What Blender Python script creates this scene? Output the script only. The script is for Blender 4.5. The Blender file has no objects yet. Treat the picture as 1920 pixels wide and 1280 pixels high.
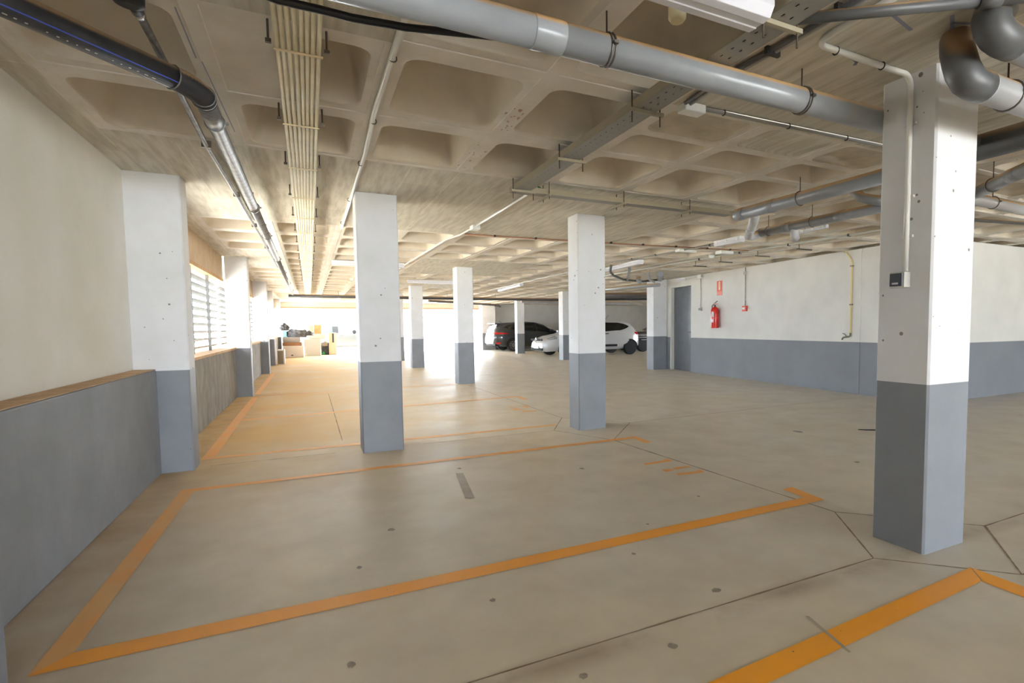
import bpy, bmesh, math, random
from mathutils import Vector, Matrix
random.seed(7)
S = bpy.context.scene
COL = S.collection
H = 2.7                     # underside of the slab

# ---------------------------------------------------------------- camera
cam_d = bpy.data.cameras.new('camera'); cam = bpy.data.objects.new('camera', cam_d); COL.objects.link(cam)
yaw, pitch, roll = 0.4671311128, 0.0607497107, 0.0085594904
FPX, CX, CY, EYE = 1004.6711764, 1088.0160817, 673.7452817, 1.3045500
cyw, syw = math.cos(yaw), math.sin(yaw)
fw = Vector((syw*math.cos(pitch), cyw*math.cos(pitch), -math.sin(pitch)))
r0 = Vector((cyw, -syw, 0)); d0 = fw.cross(r0)
rt = math.cos(roll)*r0 + math.sin(roll)*d0; dn = -math.sin(roll)*r0 + math.cos(roll)*d0
M = Matrix.Identity(4)
for i in range(3):
    M[i][0] = rt[i]; M[i][1] = -dn[i]; M[i][2] = -fw[i]
M[2][3] = EYE
cam.matrix_world = M
cam_d.sensor_fit = 'HORIZONTAL'; cam_d.sensor_width = 36.0
cam_d.lens = 36.0*FPX/1920.0
cam_d.shift_x = (960-CX)/1920.0; cam_d.shift_y = (CY-640)/1920.0
cam_d.clip_start = 0.02; cam_d.clip_end = 500
S.camera = cam

# ---------------------------------------------------------------- world, sun, exposure
w = bpy.data.worlds.new('sky'); S.world = w; w.use_nodes = True
bg = w.node_tree.nodes['Background']
bg.inputs[0].default_value = (0.78, 0.885, 1.0, 1); bg.inputs[1].default_value = 11.5
sun_d = bpy.data.lights.new('sun', 'SUN'); sun_d.energy = 18.0; sun_d.angle = 0.01; sun_d.color = (1, 0.95, 0.86)
sun = bpy.data.objects.new('sun', sun_d); COL.objects.link(sun)
sun.rotation_euler = Vector((0.10, -0.10, -1.0)).to_track_quat('-Z', 'Y').to_euler()
def portal(name, c, sx, sy, direction):
    l = bpy.data.lights.new(name, 'AREA'); l.shape = 'RECTANGLE'; l.size = sx; l.size_y = sy
    l.cycles.is_portal = True
    o = bpy.data.objects.new(name, l); COL.objects.link(o); o.location = c
    o.rotation_euler = Vector(direction).to_track_quat('-Z', 'Z').to_euler()
portal('daylight_front', (6.5, -13.15, 1.25), 15.0, 2.5, (0, 1, 0))
portal('daylight_exit', (4.0, 31.6, 1.25), 10.4, 2.5, (0, -1, 0))
portal('added_side_daylight', (23.75, 17.5, 1.22), 5.0, 2.4, (-1, 0, 0))  # portal of an added, unseen opening that brightens the parked cars
portal('daylight_windows', (-1.75, 17.0, 1.6), 24.0, 1.5, (1, 0, 0))
S.view_settings.view_transform = 'Standard'; S.view_settings.look = 'None'
S.view_settings.gamma = 1.0; S.view_settings.use_curve_mapping = False
S.view_settings.exposure = 1.36
S.cycles.max_bounces = 10; S.cycles.diffuse_bounces = 7; S.cycles.glossy_bounces = 4
S.cycles.sample_clamp_indirect = 8.0

# ---------------------------------------------------------------- materials
def lin(c):
    f = lambda v: v/12.92 if v <= 0.04045 else ((v+0.055)/1.055)**2.4
    return tuple(f(v/255.0) for v in c) + (1.0,)
def pmat(name, rgb, rough=0.6, metal=0.0, alt=None, scale=4.0, lo=0.35, hi=0.65, bump=0.0, bscale=30.0,
         spots=None, spot_scale=14.0, spot_size=0.10, coat=0.0, stretch=None, dust=None):
    m = bpy.data.materials.new(name); m.use_nodes = True
    nt = m.node_tree; N = nt.nodes; L = nt.links; b = N['Principled BSDF']
    b.inputs['Roughness'].default_value = rough; b.inputs['Metallic'].default_value = metal
    b.inputs['Base Color'].default_value = lin(rgb)
    if coat: b.inputs['Coat Weight'].default_value = coat; b.inputs['Coat Roughness'].default_value = 0.08
    geo = N.new('ShaderNodeNewGeometry'); vec = geo.outputs['Position']
    if stretch:
        mp = N.new('ShaderNodeMapping'); mp.inputs['Scale'].default_value = stretch
        L.new(vec, mp.inputs['Vector']); vec = mp.outputs['Vector']
    colour = None
    if alt is not None:
        n = N.new('ShaderNodeTexNoise'); n.inputs['Scale'].default_value = scale; n.inputs['Detail'].default_value = 8
        n.inputs['Roughness'].default_value = 0.6
        L.new(vec, n.inputs['Vector'])
        r = N.new('ShaderNodeMapRange'); r.inputs['From Min'].default_value = lo; r.inputs['From Max'].default_value = hi
        L.new(n.outputs['Fac'], r.inputs['Value'])
        mx = N.new('ShaderNodeMix'); mx.data_type = 'RGBA'
        mx.inputs['A'].default_value = lin(rgb); mx.inputs['B'].default_value = lin(alt)
        L.new(r.outputs['Result'], mx.inputs['Factor']); colour = mx.outputs['Result']
    if spots is not None:
        v = N.new('ShaderNodeTexVoronoi'); v.inputs['Scale'].default_value = spot_scale; v.inputs['Randomness'].default_value = 1.0
        L.new(geo.outputs['Position'], v.inputs['Vector'])
        n2 = N.new('ShaderNodeTexNoise'); n2.inputs['Scale'].default_value = spot_scale*0.35
        L.new(geo.outputs['Position'], n2.inputs['Vector'])
        sz = N.new('ShaderNodeMapRange'); sz.inputs['From Min'].default_value = 0.45; sz.inputs['From Max'].default_value = 0.75
        sz.inputs['To Min'].default_value = 0.0; sz.inputs['To Max'].default_value = spot_size*2
        L.new(n2.outputs['Fac'], sz.inputs['Value'])
        lt = N.new('ShaderNodeMath'); lt.operation = 'LESS_THAN'
        L.new(v.outputs['Distance'], lt.inputs[0]); L.new(sz.outputs['Result'], lt.inputs[1])
        m2 = N.new('ShaderNodeMix'); m2.data_type = 'RGBA'
        if colour is not None: L.new(colour, m2.inputs['A'])
        else: m2.inputs['A'].default_value = lin(rgb)
        m2.inputs['B'].default_value = lin(spots)
        L.new(lt.outputs[0], m2.inputs['Factor']); colour = m2.outputs['Result']
    if dust is not None:          # brown dust settled on upward faces
        sp = N.new('ShaderNodeSeparateXYZ'); L.new(geo.outputs['Normal'], sp.inputs[0])
        dr = N.new('ShaderNodeMapRange'); dr.inputs['From Min'].default_value = 0.25; dr.inputs['From Max'].default_value = 0.50
        L.new(sp.outputs['Z'], dr.inputs['Value'])
        m3 = N.new('ShaderNodeMix'); m3.data_type = 'RGBA'
        if colour is not None: L.new(colour, m3.inputs['A'])
        else: m3.inputs['A'].default_value = lin(rgb)
        m3.inputs['B'].default_value = lin(dust); L.new(dr.outputs['Result'], m3.inputs['Factor']); colour = m3.outputs['Result']
    if colour is not None: L.new(colour, b.inputs['Base Color'])
    if bump:
        bn = N.new('ShaderNodeTexNoise'); bn.inputs['Scale'].default_value = bscale; bn.inputs['Detail'].default_value = 6
        L.new(vec, bn.inputs['Vector'])
        bp = N.new('ShaderNodeBump'); bp.inputs['Strength'].default_value = bump; bp.inputs['Distance'].default_value = 0.01
        L.new(bn.outputs['Fac'], bp.inputs['Height']); L.new(bp.outputs['Normal'], b.inputs['Normal'])
    return m

def floor_mat():
    m = bpy.data.materials.new('polished_concrete_floor'); m.use_nodes = True
    nt = m.node_tree; N = nt.nodes; L = nt.links; b = N['Principled BSDF']
    geo = N.new('ShaderNodeNewGeometry'); pos = geo.outputs['Position']
    sep = N.new('ShaderNodeSeparateXYZ'); L.new(pos, sep.inputs[0])
    def noise(sc, det=8, vec=pos, rough=0.6):
        n = N.new('ShaderNodeTexNoise'); n.inputs['Scale'].default_value = sc; n.inputs['Detail'].default_value = det
        n.inputs['Roughness'].default_value = rough; L.new(vec, n.inputs['Vector']); return n.outputs['Fac']
    def rng(v, a, c, lo=0.0, hi=1.0):
        r = N.new('ShaderNodeMapRange'); r.inputs['From Min'].default_value = a; r.inputs['From Max'].default_value = c
        r.inputs['To Min'].default_value = lo; r.inputs['To Max'].default_value = hi; L.new(v, r.inputs['Value']); return r.outputs['Result']
    def mix(f, a, c):
        x = N.new('ShaderNodeMix'); x.data_type = 'RGBA'
        if isinstance(f, float): x.inputs['Factor'].default_value = f
        else: L.new(f, x.inputs['Factor'])
        for s, v in (('A', a), ('B', c)):
            if isinstance(v, tuple): x.inputs[s].default_value = v
            else: L.new(v, x.inputs[s])
        return x.outputs['Result']
    def math_(op, a, c):
        x = N.new('ShaderNodeMath'); x.operation = op
        for i, v in enumerate((a, c)):
            if isinstance(v, (int, float)): x.inputs[i].default_value = v
            else: L.new(v, x.inputs[i])
        return x.outputs[0]
    # grey concrete with soft beige clouds
    base = mix(rng(noise(0.55), 0.38, 0.66), lin((214, 206, 192)), lin((219, 207, 184)))
    base = mix(rng(noise(2.6, 10), 0.35, 0.75, 0, 0.55), base, lin((188, 176, 156)))
    # the tan dust that lies along the window side and in the bays beyond the first
    dust_x = rng(math_('SUBTRACT', sep.outputs['X'], math_('MULTIPLY', math_('SUBTRACT', sep.outputs['Y'], 6.0), 0.12)), 3.2, -0.9)
    dust_y = rng(sep.outputs['Y'], 3.5, 7.5)
    dust = math_('MULTIPLY', dust_x, dust_y)
    dust = math_('MULTIPLY', dust, rng(noise(0.9), 0.30, 0.55, 0.5, 1.0))
    base = mix(dust, base, lin((222, 190, 138)))
    edge = math_('MULTIPLY', rng(sep.outputs['X'], -0.55, -1.2), rng(noise(3.0), 0.3, 0.7, 0.2, 0.8))
    base = mix(edge, base, lin((178, 146, 108)))
    # brown streak along the saw cut in the near bay
    near = math_('SUBTRACT', sep.outputs['Y'], 1.83); near = math_('ABSOLUTE', near, 0)
    streak = math_('MULTIPLY', rng(near, 0.10, 0.0), rng(noise(1.7), 0.42, 0.62, 0, 0.6))
    base = mix(streak, base, lin((136, 112, 86)))
    L.new(base, b.inputs['Base Color'])
    L.new(math_('ADD', rng(noise(1.3, 6), 0.3, 0.7, 0.31, 0.47), math_('MULTIPLY', dust, 0.48)), b.inputs['Roughness'])
    b.inputs['Specular IOR Level'].default_value = 0.45
    bp = N.new('ShaderNodeBump'); bp.inputs['Strength'].default_value = 0.06; bp.inputs['Distance'].default_value = 0.004
    L.new(noise(9.0, 8), bp.inputs['Height']); L.new(bp.outputs['Normal'], b.inputs['Normal'])
    return m

def plank_mat():
    """slab cast on boards: long board marks along the depth of the garage"""
    m = bpy.data.materials.new('board_marked_concrete'); m.use_nodes = True
    nt = m.node_tree; N = nt.nodes; L = nt.links; b = N['Principled BSDF']; b.inputs['Roughness'].default_value = 0.85
    geo = N.new('ShaderNodeNewGeometry')
    mp = N.new('ShaderNodeMapping'); mp.inputs['Rotation'].default_value = (0, 0, math.pi/2); L.new(geo.outputs['Position'], mp.inputs['Vector'])
    br = N.new('ShaderNodeTexBrick'); br.inputs['Scale'].default_value = 1.0
    br.inputs['Brick Width'].default_value = 1.55; br.inputs['Row Height'].default_value = 0.42; br.inputs['Mortar Size'].default_value = 0.006
    br.inputs['Color1'].default_value = lin((202, 196, 182)); br.inputs['Color2'].default_value = lin((212, 206, 192)); br.inputs['Mortar'].default_value = lin((222, 214, 196))
    L.new(mp.outputs['Vector'], br.inputs['Vector'])
    st = N.new('ShaderNodeMapping'); st.inputs['Scale'].default_value = (9, 1.0, 1); L.new(geo.outputs['Position'], st.inputs['Vector'])
    n = N.new('ShaderNodeTexNoise'); n.inputs['Scale'].default_value = 2.2; n.inputs['Detail'].default_value = 9; L.new(st.outputs['Vector'], n.inputs['Vector'])
    r = N.new('ShaderNodeMapRange'); r.inputs['From Min'].default_value = 0.4; r.inputs['From Max'].default_value = 0.75; r.inputs['To Max'].default_value = 0.7
    L.new(n.outputs['Fac'], r.inputs['Value'])
    mx = N.new('ShaderNodeMix'); mx.data_type = 'RGBA'; L.new(r.outputs['Result'], mx.inputs['Factor'])
    L.new(br.outputs['Color'], mx.inputs['A']); mx.inputs['B'].default_value = lin((156, 148, 128))
    L.new(mx.outputs['Result'], b.inputs['Base Color'])
    bp = N.new('ShaderNodeBump'); bp.inputs['Strength'].default_value = 0.25; bp.inputs['Distance'].default_value = 0.01
    L.new(n.outputs['Fac'], bp.inputs['Height']); L.new(bp.outputs['Normal'], b.inputs['Normal'])
    return m

def two_tone(name, up, low, z=0.955, blot=0.045, bump=0.10):
    m = bpy.data.materials.new(name); m.use_nodes = True
    nt = m.node_tree; N = nt.nodes; L = nt.links; b = N['Principled BSDF']; b.inputs['Roughness'].default_value = 0.75
    geo = N.new('ShaderNodeNewGeometry'); sep = N.new('ShaderNodeSeparateXYZ'); L.new(geo.outputs['Position'], sep.inputs[0])
    gt = N.new('ShaderNodeMath'); gt.operation = 'GREATER_THAN'; gt.inputs[1].default_value = z; L.new(sep.outputs['Z'], gt.inputs[0])
    n = N.new('ShaderNodeTexNoise'); n.inputs['Scale'].default_value = 2.0; n.inputs['Detail'].default_value = 9; L.new(geo.outputs['Position'], n.inputs['Vector'])
    r = N.new('ShaderNodeMapRange'); r.inputs['From Min'].default_value = 0.35; r.inputs['From Max'].default_value = 0.7; L.new(n.outputs['Fac'], r.inputs['Value'])
    def tone(c):
        x = N.new('ShaderNodeMix'); x.data_type = 'RGBA'; L.new(r.outputs['Result'], x.inputs['Factor'])
        x.inputs['A'].default_value = lin(c); x.inputs['B'].default_value = lin(tuple(v*(1-blot) for v in c)); return x.outputs['Result']
    mx = N.new('ShaderNodeMix'); mx.data_type = 'RGBA'
    L.new(gt.outputs[0], mx.inputs['Factor']); L.new(tone(low), mx.inputs['A']); L.new(tone(up), mx.inputs['B'])
    L.new(mx.outputs['Result'], b.inputs['Base Color'])
    bn = N.new('ShaderNodeTexNoise'); bn.inputs['Scale'].default_value = 26; bn.inputs['Detail'].default_value = 6; L.new(geo.outputs['Position'], bn.inputs['Vector'])
    bp = N.new('ShaderNodeBump'); bp.inputs['Strength'].default_value = bump; bp.inputs['Distance'].default_value = 0.01
    L.new(bn.outputs['Fac'], bp.inputs['Height']); L.new(bp.outputs['Normal'], b.inputs['Normal'])
    return m

WHITE = (216, 216, 218); GREY = (128, 131, 137)
MAT = {
 'floor': floor_mat(), 'plank': plank_mat(),
 'coffer': pmat('waffle_concrete', (223, 217, 208), 0.85, alt=(209, 201, 188), scale=3.0, bump=0.15, bscale=18, spots=(120, 100, 84), spot_scale=9, spot_size=0.03),
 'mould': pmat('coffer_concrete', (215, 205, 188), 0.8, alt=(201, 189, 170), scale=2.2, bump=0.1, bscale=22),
 'filled': pmat('filled_panel_concrete', (204, 192, 172), 0.85, alt=(180, 171, 152), scale=5, bump=0.2, bscale=25),
 'wall': two_tone('two_tone_wall_paint', (214, 211, 204), GREY, 0.975),
 'pil_up': pmat('white_pillar_paint', WHITE, 0.7, alt=(208, 208, 208), scale=3, bump=0.10, bscale=22, spots=(128, 124, 118), spot_scale=13, spot_size=0.11),
 'pil_lo': pmat('grey_pillar_paint', GREY, 0.55, alt=(120, 123, 129), scale=3, bump=0.08, bscale=22, spots=(92, 92, 94), spot_scale=12, spot_size=0.05),
 'wallup': pmat('off_white_wall_paint', (232, 229, 221), 0.8, alt=(224, 220, 208), scale=1.5, bump=0.08, bscale=30),
 'walllo': pmat('grey_wall_paint', (140, 142, 146), 0.7, alt=(126, 128, 131), scale=2.2, bump=0.10, bscale=20),
 'roughlo': pmat('trowelled_grey_render', (150, 146, 138), 0.85, alt=(118, 115, 110), scale=5, bump=0.35, bscale=14, stretch=(1, 1, 0.6)),
 'ledge': pmat('dusty_tan_ledge', (216, 184, 148), 0.9, alt=(190, 158, 122), scale=9, bump=0.2, bscale=50),
 'lintel': pmat('tan_board_lintel', (206, 182, 150), 0.8, alt=(190, 164, 130), scale=3, bump=0.05),
 'jambwood': pmat('orange_wood_strip', (206, 164, 104), 0.7, alt=(176, 132, 78), scale=12),
 'pvc': pmat('grey_pvc', (146, 149, 153), 0.28, alt=(136, 139, 143), scale=5, dust=(196, 158, 112)),
 'pvcdark': pmat('dark_grey_pvc', (92, 93, 94), 0.42, alt=(82, 82, 84), scale=8, dust=(150, 120, 86)),
 'pvcpale': pmat('pale_grey_pvc', (180, 181, 184), 0.3, dust=(206, 168, 120)),
 'pe': pmat('black_polyethylene', (44, 46, 52), 0.45, alt=(58, 58, 62), scale=14, dust=(172, 144, 112)),
 'bluestripe': pmat('blue_pipe_stripe', (62, 80, 176), 0.4),
 'galv': pmat('galvanised_steel', (146, 146, 146), 0.5, 0.7, alt=(112, 112, 114), scale=16),
 'steel': pmat('dull_steel', (112, 104, 96), 0.45, 0.7),
 'rod': pmat('rusty_threaded_rod', (96, 82, 70), 0.6, 0.5),
 'cream': pmat('cream_conduit', (222, 212, 178), 0.45, alt=(210, 198, 160), scale=7),
 'creamclip': pmat('cream_clip', (216, 198, 160), 0.6),
 'whitepipe': pmat('white_conduit', (216, 214, 208), 0.4),
 'greypipe': pmat('grey_conduit', (150, 147, 142), 0.45),
 'copper': pmat('tarnished_copper', (176, 132, 104), 0.45, 0.4),
 'tray': pmat('grey_perforated_tray', (150, 148, 142), 0.5, 0.25),
 'traywall': pmat('tray_side_sheet', (160, 151, 130), 0.5, 0.2),
 'black': pmat('black_rubber', (30, 30, 31), 0.5),
 'clip': pmat('black_clip', (44, 42, 40), 0.6),
 'lamp': pmat('lamp_housing', (222, 223, 226), 0.4),
 'diff': pmat('milky_lamp_cover', (214, 214, 222), 0.18),
 'orange': pmat('orange_line_paint', (255, 172, 36), 0.42, alt=(250, 170, 54), scale=4, lo=0.35, hi=0.7, spots=(150, 116, 74), spot_scale=20, spot_size=0.05),
 'orange_mid': pmat('dusty_orange_line_paint', (246, 170, 76), 0.5, alt=(240, 178, 104), scale=3, lo=0.35, hi=0.65),
 'orange_worn': pmat('worn_orange_line_paint', (240, 172, 98), 0.55, alt=(230, 182, 122), scale=4, lo=0.35, hi=0.65),
 'joint': pmat('saw_cut', (126, 108, 86), 0.9, alt=(160, 144, 120), scale=6),
 'stain': pmat('oil_stain_grey', (160, 150, 136), 0.6, alt=(138, 128, 114), scale=30),
 'scuff': pmat('tyre_scuff_mark', (164, 154, 138), 0.5, alt=(178, 168, 150), scale=9),
 'door': pmat('charcoal_door', (88, 91, 96), 0.32, alt=(104, 106, 110), scale=4, lo=0.4, hi=0.8),
 'jamb': pmat('white_door_jamb', (206, 203, 194), 0.7),
 'red': pmat('red_enamel', (206, 40, 34), 0.25),
 'redsign': pmat('red_sign', (214, 66, 50), 0.4),
 'signcream': pmat('sign_cream', (238, 222, 170), 0.5),
 'signpink': pmat('sign_pale_red', (226, 138, 120), 0.5),
 'whitepl': pmat('white_plastic', (226, 226, 222), 0.4),
 'label': pmat('label_grey', (206, 206, 214), 0.5),
 'yellow': pmat('yellow_pipe_paint', (226, 204, 140), 0.5),
 'brass': pmat('dull_brass', (128, 120, 104), 0.4, 0.7),
 'switch': pmat('dark_switch', (52, 56, 66), 0.3),
 'boxgrey': pmat('switch_box_plastic', (190, 188, 180), 0.5),
 'carwhite': pmat('white_car_paint', (196, 199, 203), 0.3, coat=0.8),
 'cardark': pmat('dark_blue_car_paint', (26, 31, 38), 0.3, coat=1.0),
 'carblack': pmat('black_car_paint', (22, 22, 24), 0.3, coat=1.0),
 'carout': pmat('pale_car_paint', (66, 66, 63), 0.5),
 'glass': pmat('dark_car_glass', (18, 22, 24), 0.08),
 'greenglass': pmat('green_tinted_glass', (24, 76, 66), 0.4),
 'tyre': pmat('tyre_rubber', (20, 20, 21), 0.75),
 'rim': pmat('alloy_rim', (150, 150, 150), 0.3, 0.7),
 'arch': pmat('wheel_arch_black', (10, 10, 11), 0.9),
 'redlens': pmat('red_tail_lens', (170, 22, 24), 0.15),
 'clearlens': pmat('clear_lamp_lens', (150, 156, 160), 0.2),
 'chrome': pmat('chrome', (214, 216, 218), 0.12, 1.0),
 'plate': pmat('number_plate_white', (226, 226, 224), 0.4),
 'slat': pmat('grey_louvre', (84, 84, 82), 0.6),
 'tan': pmat('tan_cabinet', (132, 116, 92), 0.6),
 'offwhite': pmat('off_white_laminate', (206, 200, 192), 0.5),
 'appl': pmat('grey_white_enamel', (184, 184, 176), 0.35),
 'wood': pmat('brown_board', (166, 122, 84), 0.7, alt=(150, 104, 70), scale=20, stretch=(1, 8, 8)),
 'sheet': pmat('dark_grey_sheet', (74, 74, 78), 0.7, alt=(116, 114, 112), scale=9, lo=0.4, hi=0.7, bump=0.4, bscale=10),
 'darkcloth': pmat('black_plastic_sheet', (40, 40, 44), 0.5, alt=(70, 66, 62), scale=8, bump=0.4, bscale=9),
 'card': pmat('cardboard', (206, 162, 112), 0.85, alt=(192, 146, 98), scale=6),
 'cardpale': pmat('pale_cardboard', (216, 188, 156), 0.85),
 'teal': pmat('teal_plastic', (132, 172, 176), 0.5),
 'beige': pmat('beige_plastic', (196, 188, 164), 0.5),
 'green': pmat('green_plastic', (44, 170, 76), 0.5),
 'bag': pmat('grey_cloth', (150, 140, 128), 0.9, bump=0.3, bscale=14),
 'ground': pmat('pale_sunlit_paving', (224, 218, 206), 0.85, alt=(212, 204, 190), scale=1.2),
 'leaf': pmat('hedge_leaf', (62, 92, 28), 0.6, alt=(44, 70, 18), scale=5),
 'render': pmat('white_render', (190, 182, 168), 0.8),
 'postgrey': pmat('grey_gate_post', (122, 116, 108), 0.6),
 'rustmark': pmat('reddish_rust_mark', (170, 128, 110), 0.9, alt=(196, 168, 146), scale=30),
 'chalk': pmat('blue_chalk', (148, 150, 172), 0.9),
 'greentape': pmat('green_cable_end', (52, 104, 62), 0.6),
}

# ---------------------------------------------------------------- mesh helpers
class MB:
    def __init__(s): s.v = []; s.f = []; s.m = []; s.sm = []
    def add(s, verts, faces, mi=0, smooth=False):
        o = len(s.v); s.v += [tuple(p) for p in verts]
        for f in faces: s.f.append([i+o for i in f]); s.m.append(mi); s.sm.append(smooth)
        return s
    def box(s, x0, x1, y0, y1, z0, z1, mi=0):
        v = [(x, y, z) for z in (z0, z1) for y in (y0, y1) for x in (x0, x1)]
        return s.add(v, [(0, 2, 3, 1), (4, 5, 7, 6), (0, 1, 5, 4), (2, 6, 7, 3), (0, 4, 6, 2), (1, 3, 7, 5)], mi)
    def obox(s, c, ax, ay, az, hx, hy, hz, mi=0):
        c, ax, ay, az = map(Vector, (c, ax, ay, az))
        v = [c+ax*i*hx+ay*j*hy+az*k*hz for k in (-1, 1) for j in (-1, 1) for i in (-1, 1)]
        return s.add(v, [(0, 2, 3, 1), (4, 5, 7, 6), (0, 1, 5, 4), (2, 6, 7, 3), (0, 4, 6, 2), (1, 3, 7, 5)], mi)
    def tube(s, path, r, n=14, mi=0, cap=True, smooth=True):
        P = [Vector(p) for p in path]; R = r if isinstance(r, (list, tuple)) else [r]*len(P)
        T = []
        for i in range(len(P)):
            a = P[i]-P[i-1] if i else P[1]-P[0]; b = P[i+1]-P[i] if i < len(P)-1 else P[-1]-P[-2]
            a = a.normalized() if a.length > 1e-9 else b.normalized(); b = b.normalized() if b.length > 1e-9 else a
            t = a+b; T.append(t.normalized() if t.length > 1e-6 else a)
        u = T[0].orthogonal().normalized(); rings = []
        for i, p in enumerate(P):
            u = (u-T[i]*u.dot(T[i])).normalized(); wv = T[i].cross(u)
            k = 1.0
            rings.append([p+(u*math.cos(2*math.pi*j/n)+wv*math.sin(2*math.pi*j/n))*R[i]*k for j in range(n)])
        o = len(s.v); s.v += [tuple(q) for ring in rings for q in ring]
        for i in range(len(P)-1):
            for j in range(n):
                s.f.append([o+i*n+j, o+i*n+(j+1) % n, o+(i+1)*n+(j+1) % n, o+(i+1)*n+j]); s.m.append(mi); s.sm.append(smooth)
        if cap:
            s.f.append([o+j for j in range(n)][::-1]); s.m.append(mi); s.sm.append(False)
            e = o+(len(P)-1)*n; s.f.append([e+j for j in range(n)]); s.m.append(mi); s.sm.append(False)
        return s
    def ring(s, c, axis, r, t, n=18, w=5, mi=0):
        c, axis = Vector(c), Vector(axis).normalized(); u = axis.orthogonal().normalized(); wv = axis.cross(u)
        pts = []
        for j in range(n):
            d = u*math.cos(2*math.pi*j/n)+wv*math.sin(2*math.pi*j/n)
            pts += [c+d*(r+t*math.cos(2*math.pi*k/w))+axis*t*math.sin(2*math.pi*k/w) for k in range(w)]
        return s.add(pts, [(j*w+k, ((j+1) % n)*w+k, ((j+1) % n)*w+(k+1) % w, j*w+(k+1) % w) for j in range(n) for k in range(w)], mi, True)
    def poly(s, pts, depth, axis=(0, 0, 1), mi=0):
        a = Vector(axis)*depth; n = len(pts); P = [Vector(p) for p in pts]
        return s.add(P+[p+a for p in P], [list(range(n))[::-1], [n+i for i in range(n)]]+[(i, (i+1) % n, n+(i+1) % n, n+i) for i in range(n)], mi)
    def build(s, name, mats, parent=None, bevel=0.0, seg=2, loc=None, fix=True):
        me = bpy.data.meshes.new(name); me.from_pydata(s.v, [], s.f)
        mats = mats if isinstance(mats, (list, tuple)) else [mats]
        for k in mats: me.materials.append(MAT[k])
        for p, mi, sm in zip(me.polygons, s.m, s.sm): p.material_index = mi; p.use_smooth = sm
        if fix:
            bm = bmesh.new(); bm.from_mesh(me); bmesh.ops.recalc_face_normals(bm, faces=bm.faces); bm.to_mesh(me); bm.free()
        o = bpy.data.objects.new(name, me); COL.objects.link(o)
        if parent is not None:
            o.parent = parent; o.matrix_parent_inverse = Matrix.Identity(4)
            # geometry is given in world space: keep it there
            o.location = -Vector(parent_loc(parent))
        if bevel:
            b = o.modifiers.new('bevel', 'BEVEL'); b.width = bevel; b.segments = seg; b.limit_method = 'ANGLE'; b.angle_limit = math.radians(40)
        return o
def parent_loc(p):
    l = Vector((0, 0, 0))
    while p is not None: l = l+p.location; p = p.parent
    return l
def thing(name, label, cat, loc=(0, 0, 0), group=None):
    o = bpy.data.objects.new(name, None); COL.objects.link(o); o.location = loc; o.empty_display_size = 0.1
    return tag(o, label, cat, group)
def tag(o, label, cat, group=None):
    o['label'] = label; o['category'] = cat
    if group: o['group'] = group
    return o
def struct(o): o['kind'] = 'structure'; return o
def arc(c, a, b, r, n=7):
    """quarter bend about corner c, arriving along -a and leaving along b"""
    c, a, b = Vector(c), Vector(a), Vector(b); o = c+a*r+b*r
    return [o-b*r*math.cos(t)-a*r*math.sin(t) for t in [math.pi/2*i/n for i in range(n+1)]]
ORD = ['first', 'second', 'third', 'fourth', 'fifth', 'sixth', 'seventh', 'eighth', 'ninth', 'tenth', 'eleventh', 'twelfth', 'thirteenth', 'fourteenth', 'fifteenth', 'sixteenth']

# ================================================================= STRUCTURE
# ---- floor with its paint and saw cuts
fl = MB()
fl.add([(-1.7, -13.3, 0), (24, -13.3, 0), (24, 31.4, 0), (-1.7, 31.4, 0)], [(0, 1, 2, 3)])
floor = struct(fl.build('floor', 'floor', fix=False))
def flat(name, pts, mat, z=0.002):
    return MB().add([(x, y, z) for x, y in pts], [list(range(len(pts)))]).build(name, mat, floor, fix=False)
flat('bay_line', [(-1.0, 2.69), (3.39, 2.69), (3.30, 2.80), (-0.9, 2.81)], 'orange')
flat('bay_line', [(3.39, 2.692), (3.43, 3.03), (3.32, 3.02), (3.30, 2.80)], 'orange')
flat('bay_line', [(-1.0, 2.69), (-0.9, 2.81), (-0.88, 5.23), (-0.98, 5.32)], 'orange_worn')
flat('bay_line', [(-0.88, 5.235), (3.33, 5.245), (3.41, 5.335), (-0.98, 5.32)], 'orange_mid')
flat('bay_line', [(3.31, 4.98), (3.41, 4.98), (3.41, 5.333), (3.33, 5.245)], 'orange_mid')
flat('bay_line', [(-1.02, 6.47), (2.90, 6.44), (2.90, 6.53), (-1.02, 6.57)], 'orange_worn')
flat('bay_line', [(-1.02, 6.58), (-0.91, 6.58), (-0.93, 12.0), (-1.03, 12.0)], 'orange_worn')
flat('bay_line', [(-0.91, 9.02), (3.42, 9.46), (3.50, 9.58), (-0.91, 9.13)], 'orange_worn')
flat('bay_line', [(3.42, 9.05), (3.51, 9.05), (3.51, 9.575), (3.42, 9.46)], 'orange_worn')
flat('bay_line', [(-1.03, 12.55), (-0.93, 12.55), (-0.95, 18.1), (-1.05, 18.1)], 'orange_worn')
flat('bay_line', [(-0.90, 12.08), (2.95, 12.3), (2.95, 12.40), (-0.90, 12.18)], 'orange_worn')
flat('bay_line', [(-1.0, 1.26), (2.995, 1.447), (3.12, 1.56), (-1.0, 1.375)], 'orange')
flat('bay_line', [(2.99, 0.7), (3.11, 0.7), (3.12, 1.555), (2.995, 1.44)], 'orange')
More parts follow.
